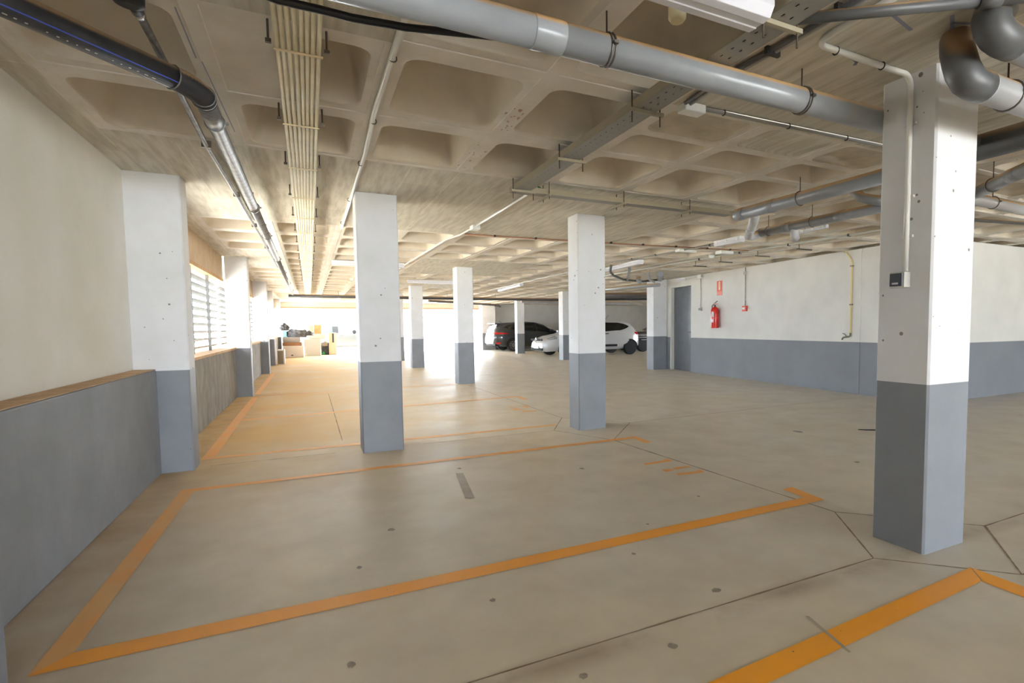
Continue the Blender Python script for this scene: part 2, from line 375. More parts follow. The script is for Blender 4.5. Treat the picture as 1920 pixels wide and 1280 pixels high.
# stencilled number 19, read from inside the bay
g = MB()
for pts in ([(2.79, 4.17), (3.10, 4.17), (3.10, 4.25), (3.06, 4.27), (3.03, 4.23), (2.79, 4.23)],
            [(2.81, 3.885), (2.90, 3.885), (2.90, 3.955), (2.81, 3.955)],
            [(2.935, 3.90), (3.00, 3.915), (3.12, 3.915), (3.12, 3.955), (2.95, 3.965), (2.925, 3.95)],
            [(2.84, 3.74), (3.09, 3.705), (3.12, 3.74), (3.12, 3.80), (3.09, 3.80), (3.08, 3.765), (2.86, 3.80)]):
    g.add([(x, y, 0.002) for x, y in pts], [list(range(len(pts)))])
g.build('bay_number', 'orange_mid', floor, fix=False)
g = MB()
for pts in ([(2.86, 8.30), (2.90, 8.02), (2.96, 8.02), (2.92, 8.30)], [(2.81, 7.95), (3.02, 7.95), (3.02, 8.03), (2.81, 8.03)],
            [(2.90, 7.72), (3.12, 7.68), (3.12, 7.80), (2.90, 7.83)], [(3.10, 8.12), (3.17, 8.12), (3.17, 8.34), (3.10, 8.34)]):
    g.add([(x, y, 0.002) for x, y in pts], [list(range(len(pts)))])
g.build('bay_number', 'orange_worn', floor, fix=False)
def cut(p, q, wd=0.0048):
    p, q = Vector(p), Vector(q); d = (q-p).normalized(); n = Vector((-d.y, d.x))*wd
    n_ = 24; L_, R_ = [], []
    for i in range(n_+1):
        c = p.lerp(q, i/n_); k = 0.6+0.8*random.random(); L_.append(c+n*k); R_.append(c-n*k)
    m = MB(); m.add([(v.x, v.y, 0.0012) for v in L_+R_], [(i, i+1, n_+2+i, n_+1+i) for i in range(n_)])
    m.build('saw_cut', 'joint', floor, fix=False)
cut((-0.2, 1.885), (2.77, 1.875)); cut((2.77, 1.875), (3.26, 1.39)); cut((3.26, 1.39), (3.85, 1.85)); cut((3.85, 1.85), (3.23, 2.48)); cut((3.23, 2.48), (2.77, 1.875))
cut((3.23, 2.48), (3.08, 5.28), 0.007); cut((3.26, 1.39), (4.3, 1.40)); cut((3.85, 1.85), (8.0, 1.9))
cut((3.08, 5.28), (2.72, 6.15)); cut((2.72, 6.15), (3.2, 6.95)); cut((3.2, 6.95), (3.85, 6.15)); cut((3.85, 6.15), (3.08, 5.28)); cut((3.85, 6.15), (9.0, 6.3))
cut((-0.9, 6.15), (0.2, 6.15)); cut((1.1, 6.15), (2.72, 6.15)); cut((0.3, 6.8), (0.3, 12.0)); cut((3.2, 6.95), (3.2, 12.0))
cut((-1.0, 12.2), (2.9, 12.5))
m = MB(); m.add([(6.02+dx*0.5, 4.25+dy, 0.0015) for dx, dy in ((0, 0.07), (0.12, 0.0), (0.25, -0.05), (0.6, -0.12), (0.62, -0.04), (0.3, 0.03), (0.1, 0.10))], [tuple(range(7))[::-1]])
m.build('drain_slot', 'arch', floor, fix=False)
# dark tyre scuffs
for pts in ([(1.02, 4.00), (1.09, 3.98), (1.19, 4.72), (1.13, 4.74)], [(1.87, 1.36), (1.885, 1.36), (1.955, 1.62), (1.94, 1.63)]):
    flat('tyre_scuff', pts, 'scuff', 0.0026)

def stain(x, y, rx, ry, seed):
    rnd = random.Random(seed); pts = [(x+math.cos(a)*rx*rnd.uniform(0.7, 1.2), y+math.sin(a)*ry*rnd.uniform(0.7, 1.2)) for a in [2*math.pi*i/14 for i in range(14)]]
    flat('oil_stain', pts, 'stain', 0.0016)
for k, (x, y, rx, ry) in enumerate(((0.61, 2.72, .020, .026), (0.74, 2.42, .016, .018), (0.43, 3.6, .022, .03), (1.62, 2.55, .012, .016), (1.75, 2.0, .03, .02), (0.87, 1.72, .018, .018), (1.28, 1.72, .02, .02), (2.62, 3.2, .014, .018), (0.1, 2.2, .02, .02), (1.95, 2.9, .012, .012), (2.2, 4.35, .02, .03), (4.6, 3.3, .03, .03), (5.3, 4.6, .05, .07), (1.2, 4.9, .02, .03), (0.2, 3.1, .016, .02))): stain(x, y, rx, ry, k)

# ---- waffle slab
c = MB()
def rr(x0, x1, y0, y1, r, k=4):
    pts = []
    for cx, cy, a0 in ((x1-r, y0+r, -math.pi/2), (x1-r, y1-r, 0), (x0+r, y1-r, math.pi/2), (x0+r, y0+r, math.pi)):
        for i in range(k+1):
            a = a0+math.pi/2*i/k; pts.append((cx+r*math.cos(a), cy+r*math.sin(a)))
    return pts
def cell(X0, X1, Y0, Y1, x0, x1, y0, y1, depth=0.27, mi_in=3, flatmat=0):
    k = 4; inner = rr(x0, x1, y0, y1, min(0.09, (y1-y0)*0.2), k); outer = []
    for q in range(4):
        cx = X1 if q in (0, 1) else X0; cy = Y0 if q in (0, 3) else Y1
        pts = inner[q*(k+1):(q+1)*(k+1)]
        for i in range(k+1):
            px, py = pts[i]
            horiz = (q in (0, 2))          # arc starts on the horizontal edge
            if i == k//2: outer.append((cx, cy))
            elif (i < k//2) == horiz: outer.append((px, cy))
            else: outer.append((cx, py))
    n = len(inner); e_ = 0.036
    def pull(p, d): return (min(max(p[0], X0+d), X1-d), min(max(p[1], Y0+d), Y1-d))
    loops = [[(x, y, H) for x, y in outer], [pull(p, e_)+(H,) for p in outer], [pull(p, e_+0.004)+(H+0.005,) for p in outer], [(x, y, H+0.005) for x, y in inner]]
    if depth > 0.1:
        sp = ((0.006, 0.06), (0.022, 0.22), (0.075, 0.68), (0.115, 0.90), (0.17, 1.0))
    else: sp = ((0.006, 0.5), (0.02, 1.0))
    sx = min(1.0, (x1-x0)/0.6); sy = min(1.0, (y1-y0)/0.7)
    for ins, dz in sp:
        r = max(0.012, 0.09-ins*0.12); loops.append([(x, y, H+0.005+depth*dz) for x, y in rr(x0+ins*sx, x1-ins*sx, y0+ins*sy, y1-ins*sy, min(r, (y1-y0)*0.15), k)])
    o = len(c.v)
    for lp in loops: c.v += lp
    for li in range(len(loops)-1):
        for i in range(n):
            c.f.append([o+li*n+i, o+li*n+(i+1) % n, o+(li+1)*n+(i+1) % n, o+(li+1)*n+i])
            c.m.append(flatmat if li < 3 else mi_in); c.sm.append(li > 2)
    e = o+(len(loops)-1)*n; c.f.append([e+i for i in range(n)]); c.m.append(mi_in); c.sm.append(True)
def slab(X0, X1, Y0, Y1, mi=1):
    c.add([(X0, Y0, H), (X1, Y0, H), (X1, Y1, H), (X0, Y1, H)], [(0, 1, 2, 3)], mi)
XS = [0.5+0.835*k for k in range(-2, 28)]
SOLID = [(-1.3, -0.3, 11.2, 14.4), (2.1, 4.7, 11.2, 14.3), (-1.3, -0.3, 17.2, 19.6), (2.1, 4.7, 17.2, 19.6), (-1.3, -0.3, 21.6, 23.8), (2.1, 4.7, 21.6, 23.8),
         (8.0, 10.6, 11.2, 14.4), (8.0, 10.6, 18.0, 20.5), (8.0, 10.6, 24.0, 26.4), (2.1, 4.62, -0.2, 2.83)]
def is_solid(x, y): return any(a < x < b and cc < y < d for a, b, cc, d in SOLID)
slab(-1.7, XS[0]-0.0825, -13.3, 31.4); xe = XS[-1]+0.7525; slab(xe, xe+0.4, -13.3, 31.4)
near_rows = [-12.35+1.02*j for j in range(15)]     # up to 1.93
far_rows = [8.13+1.02*j for j in range(22)]
for ki, x0 in enumerate(XS):
    X0, X1 = x0-0.0825, x0+0.7525; xm = x0+0.335
    slab(X0, X1, -13.3, near_rows[0]-0.12, 1)
    for j, y0 in enumerate(near_rows):
        Y0, Y1 = y0-0.12, y0+0.90
        if is_solid(xm, y0+0.4) or (ki == 1 and j >= 13): slab(X0, X1, Y0, Y1)
        elif ki == 0 and j >= 14: cell(X0, X1, Y0, Y1, x0, x0+0.67, y0, y0+0.79, 0.03, 2)
        else: cell(X0, X1, Y0, Y1, x0, x0+0.67, y0, y0+0.79)
    if ki < 4:
        if ki == 0: cell(X0, X1, 2.83, 3.85, x0, x0+0.67, 2.95, 3.73)
        elif ki == 1: cell(X0, X1, 2.83, 3.85, -0.02, x0+0.67, 2.95, 3.73)
        else: cell(X0, X1, 2.83, 3.85, x0, x0+0.67, 2.95, 3.73)
        cell(X0, X1, 3.85, 4.87, x0, x0+0.67, 3.97, 4.79)
    else:
        cell(X0, X1, 2.83, 3.33, x0, x0+0.67, 2.87, 3.28, 0.02, 2 if ki != 5 else 1, 0)
        cell(X0, X1, 3.33, 3.85, x0, x0+0.67, 3.37, 3.81, 0.2)
        cell(X0, X1, 3.85, 4.87, x0, x0+0.67, 3.93, 4.80)
    if ki < 7: slab(X0, X1, 4.87, 8.01)
    else:
        for y0 in (4.99, 6.02, 7.06): cell(X0, X1, y0-0.12, y0+0.9133 if y0 > 7 else y0+0.91+(0.01 if y0 > 6 else 0.0), x0, x0+0.67, y0, y0+0.82)
        slab(X0, X1, 7.9733, 8.01, 0)
    for y0 in far_rows:
        Y0, Y1 = y0-0.12, y0+0.90
        if is_solid(xm, y0+0.4): slab(X0, X1, Y0, Y1)
        else: cell(X0, X1, Y0, Y1, x0, x0+0.67, y0, y0+0.80)
    slab(X0, X1, far_rows[-1]+0.90, 31.4)
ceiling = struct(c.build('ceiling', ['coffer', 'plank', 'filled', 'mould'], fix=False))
# blue chalk lines snapped on the slab
for p, q in (((-0.47, 2.93), (-0.47, 3.42)), ((-0.45, 3.45), (-0.42, 4.55)), ((-0.5, 4.8), (-0.46, 4.95))):
    m = MB(); m.add([(p[0]-0.003, p[1], H-0.001), (p[0]+0.003, p[1], H-0.001), (q[0]+0.003, q[1], H-0.001), (q[0]-0.003, q[1], H-0.001)], [(0, 1, 2, 3)])
    m.build('chalk_line', 'chalk', ceiling, fix=False)
for (x, y, a, l) in ((2.72, 1.52, 0.5, 0.16), (2.76, 1.50, -0.4, 0.10), (2.62, 1.95, 0.2, 0.09), (2.66, 1.97, 0.9, 0.05), (2.50, 1.62, 0.2, 0.22)):
    dx, dy = math.cos(a)*l/2, math.sin(a)*l/2; nx, ny = -math.sin(a)*0.009, math.cos(a)*0.009
    MB().add([(x-dx-nx, y-dy-ny, H-0.001), (x+dx-nx, y+dy-ny, H-0.001), (x+dx+nx, y+dy+ny, H-0.001), (x-dx+nx, y-dy+ny, H-0.001)], [(0, 1, 2, 3)]).build('chalk_mark', 'chalk', ceiling, fix=False)

mk = MB(); rm_ = random.Random(9)
for i in range(26):
    x = rm_.uniform(1.19, 1.31); y = rm_.choice((rm_.uniform(3.3, 3.72), rm_.uniform(4.05, 4.8))); a = rm_.uniform(0.004, 0.011); l = rm_.uniform(0.01, 0.045)
    mk.add([(x-a, y-l/2, H-0.001), (x+a, y-l/2, H-0.001), (x+a*0.6, y+l/2, H-0.001), (x-a*0.8, y+l/2, H-0.001)], [(0, 1, 2, 3)])
mk.build('rust_marks', 'rustmark', ceiling, fix=False)

# ---- left side: first bay is a plain wall over a ledge, further bays hold louvred windows
m = MB(); m.box(-1.7, -1.41, -13.3, 6.10, 0.95, H)
wall_left = struct(m.build('wall_left', 'wallup'))
m = MB(); m.box(-1.7, -1.245, -13.3, 6.028, 0, 0.95)
struct(m.build('wall_left_base', 'walllo', bevel=0.012))
MB().box(-1.409, -1.25, -13.3, 6.028, 0.9505, 0.956).build('trim_left', 'ledge', bevel=0.002)['kind'] = 'structure'
BAYS = [(6.31, 12.20), (12.51, 18.20), (18.51, 22.4), (22.7, 28.2), (28.5, 31.4)]
for i, (a, b) in enumerate(BAYS):
    m = MB(); m.box(-1.7, -1.285, a, b, 0, 0.93); struct(m.build('wall_left_base', 'roughlo', bevel=0.01))
    m = MB(); m.box(-1.72, -1.27, a, b, 0.93, 0.965); o = m.build('trim_%d' % (i+2), 'ledge'); struct(o)
    m = MB(); m.box(-1.7, -1.43, a, b, 2.27, H); struct(m.build('wall_left_lintel', 'lintel'))
    win = struct(MB().box(-1.66, -1.42, a, b, 2.215, 2.27).build('window_%d' % (i+1), 'jambwood'))
    sl = MB(); zz = 1.03
    while zz < 2.2:
        sl.obox((-1.56, (a+b)/2, zz), (math.cos(0.55), 0, math.sin(0.55)), (0, 1, 0), (-math.sin(0.55), 0, math.cos(0.55)), 0.042, (b-a)/2-0.01, 0.003)
        zz += 0.122
    sl.build('louvre_slats', 'slat', win)
    n = max(2, round((b-a)/1.35))
    for k in range(1, n):
        y = a+(b-a)*k/n; MB().box(-1.50, -1.46, y-0.022, y+0.022, 0.966, 2.214).build('mullion', 'slat', win)

# ---- right side: block with the charcoal door, running back from (9.0,5.24) to (9.72,13.4)
O = Vector((9.72, 13.45, 0)); U = (Vector((9.02, 5.24, 0))-O).normalized(); NR = Vector((U.y, -U.x, 0))
if NR.x > 0: NR = -NR
WL = (Vector((9.02, 5.24, 0))-O).length
def wp(s, z, n=0.0): return O+U*s+NR*n+Vector((0, 0, z))
def wbox(mb, s0, s1, z0, z1, n0, n1, mi=0):
    return mb.obox(wp((s0+s1)/2, (z0+z1)/2, (n0+n1)/2), U, NR, (0, 0, 1), abs(s1-s0)/2, abs(n1-n0)/2, abs(z1-z0)/2, mi)
def s_of(y): return (O.y-y)/(-U.y)
D0, D1, DZ = s_of(13.20), s_of(12.10), 2.44
m = MB(); wbox(m, 0, D0, 0, H, -0.3, 0); wbox(m, D1, WL, 0, H, -0.3, 0); wbox(m, D0, D1, DZ, H, -0.3, 0)
struct(m.build('wall_right', 'wall'))
m = MB(); wbox(m, s_of(6.95), s_of(6.55), 0.001, H-0.001, 0.0, 0.012); struct(m.build('trim_1', 'wall'))
m = MB(); m.box(9.0, 24, 5.24, 5.5, 0, H); struct(m.build('wall_right_return', 'wall'))
dr = thing('door_1', 'x', 'x', wp((D0+D1)/2, 0, -0.1)); del dr['label']; del dr['category']; dr['kind'] = 'structure'
m = MB(); wbox(m, D0+0.005, D1-0.005, 0.005, DZ-0.005, -0.16, -0.11); m.build('door_leaf', 'door', dr, bevel=0.004)
m = MB(); wbox(m, D0+0.001, D0+0.05, 0.0, DZ-0.001, -0.11, -0.002); m.build('door_jamb', 'jamb', dr)
m = MB(); wbox(m, D1-0.10, D1-0.08, 1.12, 1.14, -0.11, -0.05); wbox(m, D1-0.20, D1-0.08, 1.115, 1.14, -0.055, -0.04); m.build('door_handle', 'black', dr, bevel=0.003)
# far end: white wall, wide opening to the daylight, header above it
m = MB(); m.box(8.95, 24, 31.0, 31.4, 0, H); struct(m.build('wall_back', 'wall'))
m = MB(); m.box(-1.7, 8.95, 31.0, 31.4, 2.42, H); struct(m.build('wall_back_header', 'render'))
m = MB(); m.box(-1.7, 8.95, 30.94, 31.0, 2.36, 2.44); struct(m.build('trim_back', 'copper'))
m = MB(); m.box(23.6, 24, 5.5, 15.0, 0, H); m.box(23.6, 24, 20.0, 31.4, 0, H); m.box(23.6, 24, 15.0, 20.0, 2.45, H); struct(m.build('wall_far_right', 'wall'))  # unseen wall; its opening is added to light the cars and back wall
m = MB(); m.box(23.6, 24, -13.3, 5.24, 0, H); struct(m.build('wall_near_right', 'wall'))
m = MB(); m.box(-1.41, -1.0, -13.3, -13.0, 0, H); m.box(14.0, 23.6, -13.3, -13.0, 0, H); m.box(-1.0, 14.0, -13.3, -13.0, 2.5, H); struct(m.build('wall_front', 'wall'))
# ground outdoors
g = MB()
g.add([(-30, -40, -0.05), (60, -40, -0.05), (60, -13.3, -0.05), (-30, -13.3, -0.05)], [(0, 1, 2, 3)])
g.add([(-30, -13.3, -0.05), (-1.7, -13.3, -0.05), (-1.7, 31.4, -0.05), (-30, 31.4, -0.05)], [(0, 1, 2, 3)])
g.add([(-30, 31.4, -0.02), (60, 31.4, -0.02), (60, 80, -0.02), (-30, 80, -0.02)], [(0, 1, 2, 3)])
g.add([(24, -13.3, -0.05), (60, -13.3, -0.05), (60, 31.4, -0.05), (24, 31.4, -0.05)], [(0, 1, 2, 3)])
struct(g.build('ground', 'ground', fix=False))

# ================================================================= PILLARS
def pillar(x0, x1, y0, y1, label, band=0.957, group=None):
    t = thing('concrete_pillar', label, 'pillar', ((x0+x1)/2, (y0+y1)/2, 0), group)
    def shaft(z0, z1, ch=0.011):
        P = [(x0+ch, y0), (x1-ch, y0), (x1, y0+ch), (x1, y1-ch), (x1-ch, y1), (x0+ch, y1), (x0, y1-ch), (x0, y0+ch)]
        return MB().poly([(x, y, z0) for x, y in P], z1-z0)
    shaft(0, band).build('painted_band', 'pil_lo', t); shaft(band, H).build('upper_shaft', 'pil_up', t)
    return t
pillar(3.055, 3.455, 1.77, 2.083, 'large white and grey concrete pillar at the right with a conduit and switch box', 0.966)
pillar(0.462, 0.872, 5.98, 6.33, 'white and lavender grey concrete pillar standing left of centre in the second row of bays')
pillar(3.0, 3.39, 5.99, 6.28, 'pitted white and grey concrete pillar just right of centre, at the end of a bay line', 0.97)
pillar(-1.55, -1.0, 6.03, 6.31, 'pitted concrete pillar at the end of the plain left wall, darker grey below', 0.94)
pillar(-1.41, -1.03, 12.2, 12.5, 'bright concrete pillar on the left between the first and second louvred windows', 0.945)
pillar(-1.45, -1.08, 18.2, 18.5, 'bright concrete pillar on the left between the second and third louvred windows', 0.95)
pillar(-1.5, -1.14, 22.4, 22.7, 'bright concrete pillar on the left standing behind the small tan cabinet', 0.955)
pillar(-1.5, -1.16, 28.2, 28.5, 'farthest concrete pillar on the left, beside the heap of dark sheeting', 0.955)
pillar(-1.42, -1.012, 2.25, 2.60, 'grey pillar edge at the lower left corner, beside the left wall', 0.95)
pillar(3.05, 3.43, 12.3, 12.66, 'bright white and grey concrete pillar in the third row, left of the dark car', 0.96)
pillar(2.99, 3.38, 18.2, 18.55, 'slim bright concrete pillar in the fourth row against the daylit opening', 0.952)
pillar(3.02, 3.42, 22.6, 22.95, 'farthest bay pillar, partly hidden behind the left of centre pillar', 0.95)
pillar(9.22, 9.6, 25.2, 25.55, 'concrete pillar standing before the dark blue car', 0.995)
pillar(8.93, 9.33, 19.2, 19.6, 'concrete pillar at the nose of the white car, half hidden by a nearer one', 0.99)
pillar(9.2, 9.70, 13.36, 13.72, 'concrete pillar at the far corner of the block beside the charcoal door', 1.0)
pillar(8.95, 9.75, 30.3, 31.0, 'broad pale grey pillar at the right jamb of the daylit opening', 0.99)

# ================================================================= PIPES AND CONDUITS
def clamp(parent, c, axis, r, top=H, name='pipe_clamp', mat='steel', double=True):
    c = Vector(c); axis = Vector(axis).normalized(); m = MB()
    for d in ((-0.009, 0.009) if double else (0,)): m.ring(c+axis*d, axis, r+0.004, 0.0045)
    side = axis.cross(Vector((0, 0, 1))).normalized()
    m.obox(c+side*(r+0.012), axis, side, (0, 0, 1), 0.012, 0.010, 0.006)
    k = m.build(name, mat, parent)
    if top > c.z+r: MB().tube([c+Vector((0, 0, r)), (c.x, c.y, top)], 0.0042, 6).build('hanger_rod', 'rod', k)
    return k
# big grey drain pipe crossing the picture
t = thing('drain_pipe', 'thick grey plastic drain pipe crossing the whole ceiling in front, under the cable tray', 'pipe', (2, 2.14, 2.53))
MB().tube([(-1.40, 2.14, 2.53), (0.865, 2.14, 2.53)], 0.0655, 28).build('pipe_section', 'pvc', t)
MB().tube([(0.865, 2.14, 2.53), (0.87, 2.14, 2.53), (1.0, 2.14, 2.53), (1.005, 2.14, 2.53)], [0.066, 0.0685, 0.0685, 0.066], 28).build('pipe_coupling', 'pvc', t)
MB().tube([(1.005, 2.14, 2.53), (4.12, 2.14, 2.53)], 0.0655, 28).build('pipe_section', 'pvc', t)
for x in (-0.2, 1.225, 2.45): clamp(t, (x, 2.14, 2.53), (1, 0, 0), 0.0655)
# black water pipe with a blue stripe, ribbed bend, then a silver pipe along the left
t = thing('water_pipe', 'black plastic water pipe with a blue stripe at upper left, ending in a ribbed bend', 'pipe', (-0.9, 2.9, 2.55))
d45 = Vector((0.60, 0.66, 0)).normalized(); pa = Vector((-0.56, 3.33, 2.55)); pb = pa-d45*1.30
MB().tube([pb, pa], 0.056, 24).build('pipe_section', 'pe', t)
nrm = Vector((d45.y, -d45.x, 0)); stripe = MB()
off = (nrm*0.80+Vector((0, 0, -0.60))).normalized()*0.0565; tt = Vector((0, 0, 1)).cross(d45)
e = (off.cross(d45)).normalized()*0.0026
stripe.add([pb+off+e, pb+off-e, pa+off-e, pa+off+e], [(0, 1, 2, 3)]); o2 = (nrm*0.35+Vector((0, 0, -0.94))).normalized()*0.0565; e2 = (o2.cross(d45)).normalized()*0.003; rm_ = random.Random(4)
for i in range(34):
    a_ = pb+d45*(0.10+i*0.034); l_ = rm_.choice((0.006, 0.010, 0.016))
    if i % 7 == 5: continue
    stripe.add([a_+o2+e2, a_+o2-e2, a_+d45*l_+o2-e2, a_+d45*l_+o2+e2], [(0, 1, 2, 3)], 1)
stripe.build('blue_stripe', ['bluestripe', 'boxgrey'], t, fix=False)
bend = []; rad = []
for i in range(29):
    f = i/28; q = pa.lerp(Vector((-0.463, 3.52, 2.55)), f) if False else None
    a = Vector((-0.56, 3.33, 2.55)); b_ = Vector((-0.463, 3.43, 2.55)); cc = Vector((-0.463, 3.60, 2.55))
    q = a*(1-f)**2+b_*2*f*(1-f)+cc*f*f; bend.append(q); rad.append(0.058 if i % 2 else 0.0525)
MB().tube(bend, rad, 24).build('ribbed_bend', 'pe', t)
k = MB(); k.ring(pa, d45, 0.0575, 0.004); k.build('hose_clip', 'galv', t)
k = MB(); k.ring(Vector((-0.463, 3.57, 2.55)), (0, 1, 0), 0.0575, 0.004); k.ring(Vector((-0.463, 3.52, 2.55)), (0, 1, 0), 0.0575, 0.0035); k.build('hose_clip', 'galv', t)
t = thing('steel_pipe', 'silver steel pipe running far back below the ceiling, left of the cream conduits', 'pipe', (-0.463, 12, 2.55))
MB().tube([(-0.463, 3.60, 2.55), (-0.463, 3.96, 2.55), (-0.463, 3.965, 2.55), (-0.463, 6.45, 2.55)], [0.050, 0.050, 0.044, 0.044], 22).build('pipe_section', 'galv', t)
MB().tube([(-0.463, 6.45, 2.55), (-0.463, 11.0, 2.55)], 0.043, 20).build('pipe_section', 'galv', t)
MB().tube([(-0.465, 11.0, 2.55), (-0.48, 21.6, 2.55)], 0.043, 16).build('pipe_section', 'galv', t)
MB().tube([(-0.463, 6.38, 2.55), (-0.463, 6.52, 2.55)], 0.047, 20).build('pipe_coupling', 'galv', t)
for y in (3.93, 6.45, 8.3, 10.95, 13.5, 16.5, 19.5): clamp(t, (-0.463, y, 2.55), (0, 1, 0), 0.0475, mat='galv' if y < 4 else 'steel', double=False)
t = thing('metal_conduit', 'thin shiny metal conduit fixed to the ceiling left of the silver pipe', 'conduit', (-0.6, 6, 2.66))
MB().tube([(-0.605, 2.98, 2.664), (-0.61, 3.5, 2.664), (-0.632, 4.85, 2.667), (-0.61, 6.4, 2.667), (-0.59, 9.0, 2.667), (-0.57, 13.5, 2.667)], 0.0165, 12).build('conduit_run', 'galv', t)
for y, x in ((4.86, -0.632), (6.5, -0.608), (8.3, -0.596), (10.4, -0.585)):
    MB().obox((x, y, 2.675), (1, 0, 0), (0, 1, 0), (0, 0, 1), 0.03, 0.012, 0.024).build('saddle_clip', 'steel', t)
t = thing('junction_box', 'round black junction box on the ceiling where the thin metal conduit starts', 'box', (-0.61, 2.93, 2.65))
MB().tube([(-0.61, 2.85, 2.699), (-0.61, 2.85, 2.635), (-0.61, 2.85, 2.625)], [0.056, 0.052, 0.03], 18).build('box_body', 'black', t)
MB().tube([(-0.61, 2.88, 2.66), (-0.606, 2.97, 2.664)], 0.023, 12).build('cable_gland', 'black', t)
MB().tube([(-0.605, 2.965, 2.663), (-0.606, 3.0, 2.664)], 0.022, 12).build('gland_nut', 'chrome', t)
# eight cream conduits side by side
n8 = 8
for i in range(n8):
    x = -0.085+i*0.0243; pts = []
    for j in range(13):
        y = -0.5+j*24.0/12
        wob = 0.0022*math.sin(j*1.7+i*1.3)
        pts.append((x+wob, y, 2.588))
    tag(MB().tube(pts, 0.0102, 10).build('cream_conduit', 'cream'), '%s from the left of the eight parallel cream ceiling conduits' % ORD[i], 'conduit', 'eight parallel cream conduits')
ys = [1.85, 2.86, 3.86, 4.87, 5.95, 7.0, 8.05, 9.1, 10.1, 11.2, 12.3, 13.4, 14.6, 16.0]
for i, y in enumerate(ys):
    t = thing('conduit_strap', '%s cross strap from the front holding the eight cream conduits' % ORD[i], 'strap', (0, y, 2.57), 'cross straps on the cream conduits')
    MB().obox((0, y, 2.574), (1, 0, 0), (0, 1, 0), (0, 0, 1), 0.102, 0.007, 0.0030).build('strap_band', 'creamclip', t)
    for sx in (-0.120, 0.120):
        b = MB().tube([(sx, y, 2.699), (sx, y, 2.60)], 0.005, 8).build('threaded_rod', 'rod', t)
        MB().obox((sx, y, 2.605), (1, 0, 0), (0, 1, 0), (0, 0, 1), 0.012, 0.009, 0.008).build('nut', 'steel', b)
# cream conduit on the rib
t = thing('cream_conduit', 'single pale conduit running along a ceiling rib just right of the cream bundle', 'conduit', (0.43, 5, 2.68))
MB().tube([(0.437, 0.8, 2.682), (0.425, 2.8, 2.682), (0.418, 3.7, 2.682), (0.44, 4.6, 2.682), (0.44, 8.1, 2.682)], 0.0165, 12).build('conduit_run', 'whitepipe', t)
for y in (2.95, 3.88, 4.9, 6.3, 7.7): MB().ring((0.43, y, 2.682), (0, 1, 0), 0.0185, 0.0035, 14).build('saddle_clip', 'steel', t)
# black cable slung in front of the bundle
pts = [(-0.30, 2.27, 2.535), (-0.062, 2.299, 2.50), (0.078, 2.297, 2.50), (0.189, 2.309, 2.503), (0.392, 2.33, 2.525), (0.585, 2.32, 2.545), (0.77, 2.30, 2.56), (1.2, 2.26, 2.58)]
tag(MB().tube(pts, 0.0155, 12).build('black_cable', 'black'), 'loose black cable slung across under the cream conduits beside the thick drain pipe', 'cable')

# ---- cable trays
def tray(root, x0, x1, y0, y1, z, along, h=0.05, slots=True):
    """perforated tray: base sheet with two rows of slots and folded side walls"""
    L0, L1 = (y0, y1) if along == 'y' else (x0, x1); W0, W1 = (x0, x1) if along == 'y' else (y0, y1)
    def P(a, b, zz): return (b, a, zz) if along == 'y' else (a, b, zz)
    m = MB(); pitch = 0.075; n = int((L1-L0)/pitch); Wd = W1-W0
    wb = [W0, W0+Wd*0.27, W0+Wd*0.33, W0+Wd*0.60, W0+Wd*0.66, W1]
    for i in range(n):
        a0 = L0+i*pitch; a1 = a0+0.030; a2 = a0+0.052; a3 = L0+(i+1)*pitch if i < n-1 else L1
        for zz in (z, z+0.003):
            for k in range(5):
                b0, b1 = wb[k], wb[k+1]
                spans = [(a0, a3)] if k not in (1, 3) else [(a0, a1), (a2, a3)]
                for s0, s1 in spans:
                    if slots or True: m.add([P(s0, b0, zz), P(s1, b0, zz), P(s1, b1, zz), P(s0, b1, zz)], [(0, 1, 2, 3)])
    m.build('tray_base', 'tray', root)
    for b in (W0, W1):
        s = MB(); q0 = P(L0, b-0.0015, z); q1 = P(L1, b+0.0015, z+h)
        s.box(min(q0[0], q1[0]), max(q0[0], q1[0]), min(q0[1], q1[1]), max(q0[1], q1[1]), z, z+h)
        s.build('side_wall', 'traywall', root)
t = thing('cable_tray', 'perforated grey cable tray hung along the depth of the ceiling right of centre', 'cable tray', (1.85, 2.6, 2.59))
tray(t, 1.772, 1.925, 0.45, 5.0, 2.600, 'y', 0.052)
t2 = thing('cable_tray', 'grey cable tray hung crosswise, meeting the end of the perforated tray', 'cable tray', (2.7, 4.88, 2.57))
tray(t2, 1.80, 4.42, 4.835, 4.945, 2.584, 'x', 0.05)
for i in range(3):
    x = 1.80+i*0.036
    tag(MB().tube([(x, 0.5, 2.615), (x+0.005, 2.0, 2.615), (x-0.004, 3.3, 2.615), (x, 4.80, 2.617)], 0.011, 8).build('black_cable', 'black'),
        '%s from the left of the black cables lying in the perforated tray' % ORD[i], 'cable', 'black cables in the perforated tray')
tag(MB().tube([(1.905, 0.5, 2.614), (1.905, 4.5, 2.614), (1.96, 4.82, 2.664), (2.10, 4.89, 2.62), (2.6, 4.89, 2.599), (4.3, 4.89, 2.599)], 0.009, 8).build('green_cable', 'greentape'), 'green cable turning from the perforated tray into the crosswise tray', 'cable')
for i, y in enumerate((1.735, 2.765, 3.80, 4.84)):
    tt_ = thing('tray_hanger', '%s from the front of the hangers under the perforated cable tray' % ORD[i], 'hanger', (1.85, y, 2.58), 'hangers under the perforated tray')
    MB().box(1.735, 1.975, y-0.011, y+0.011, 2.577, 2.597).build('cross_bar', 'traywall', tt_)
    for sx in (1.752, 1.952): MB().tube([(sx, y, 2.515), (sx, y, 2.699)], 0.0045, 6).build('threaded_rod', 'rod', tt_)
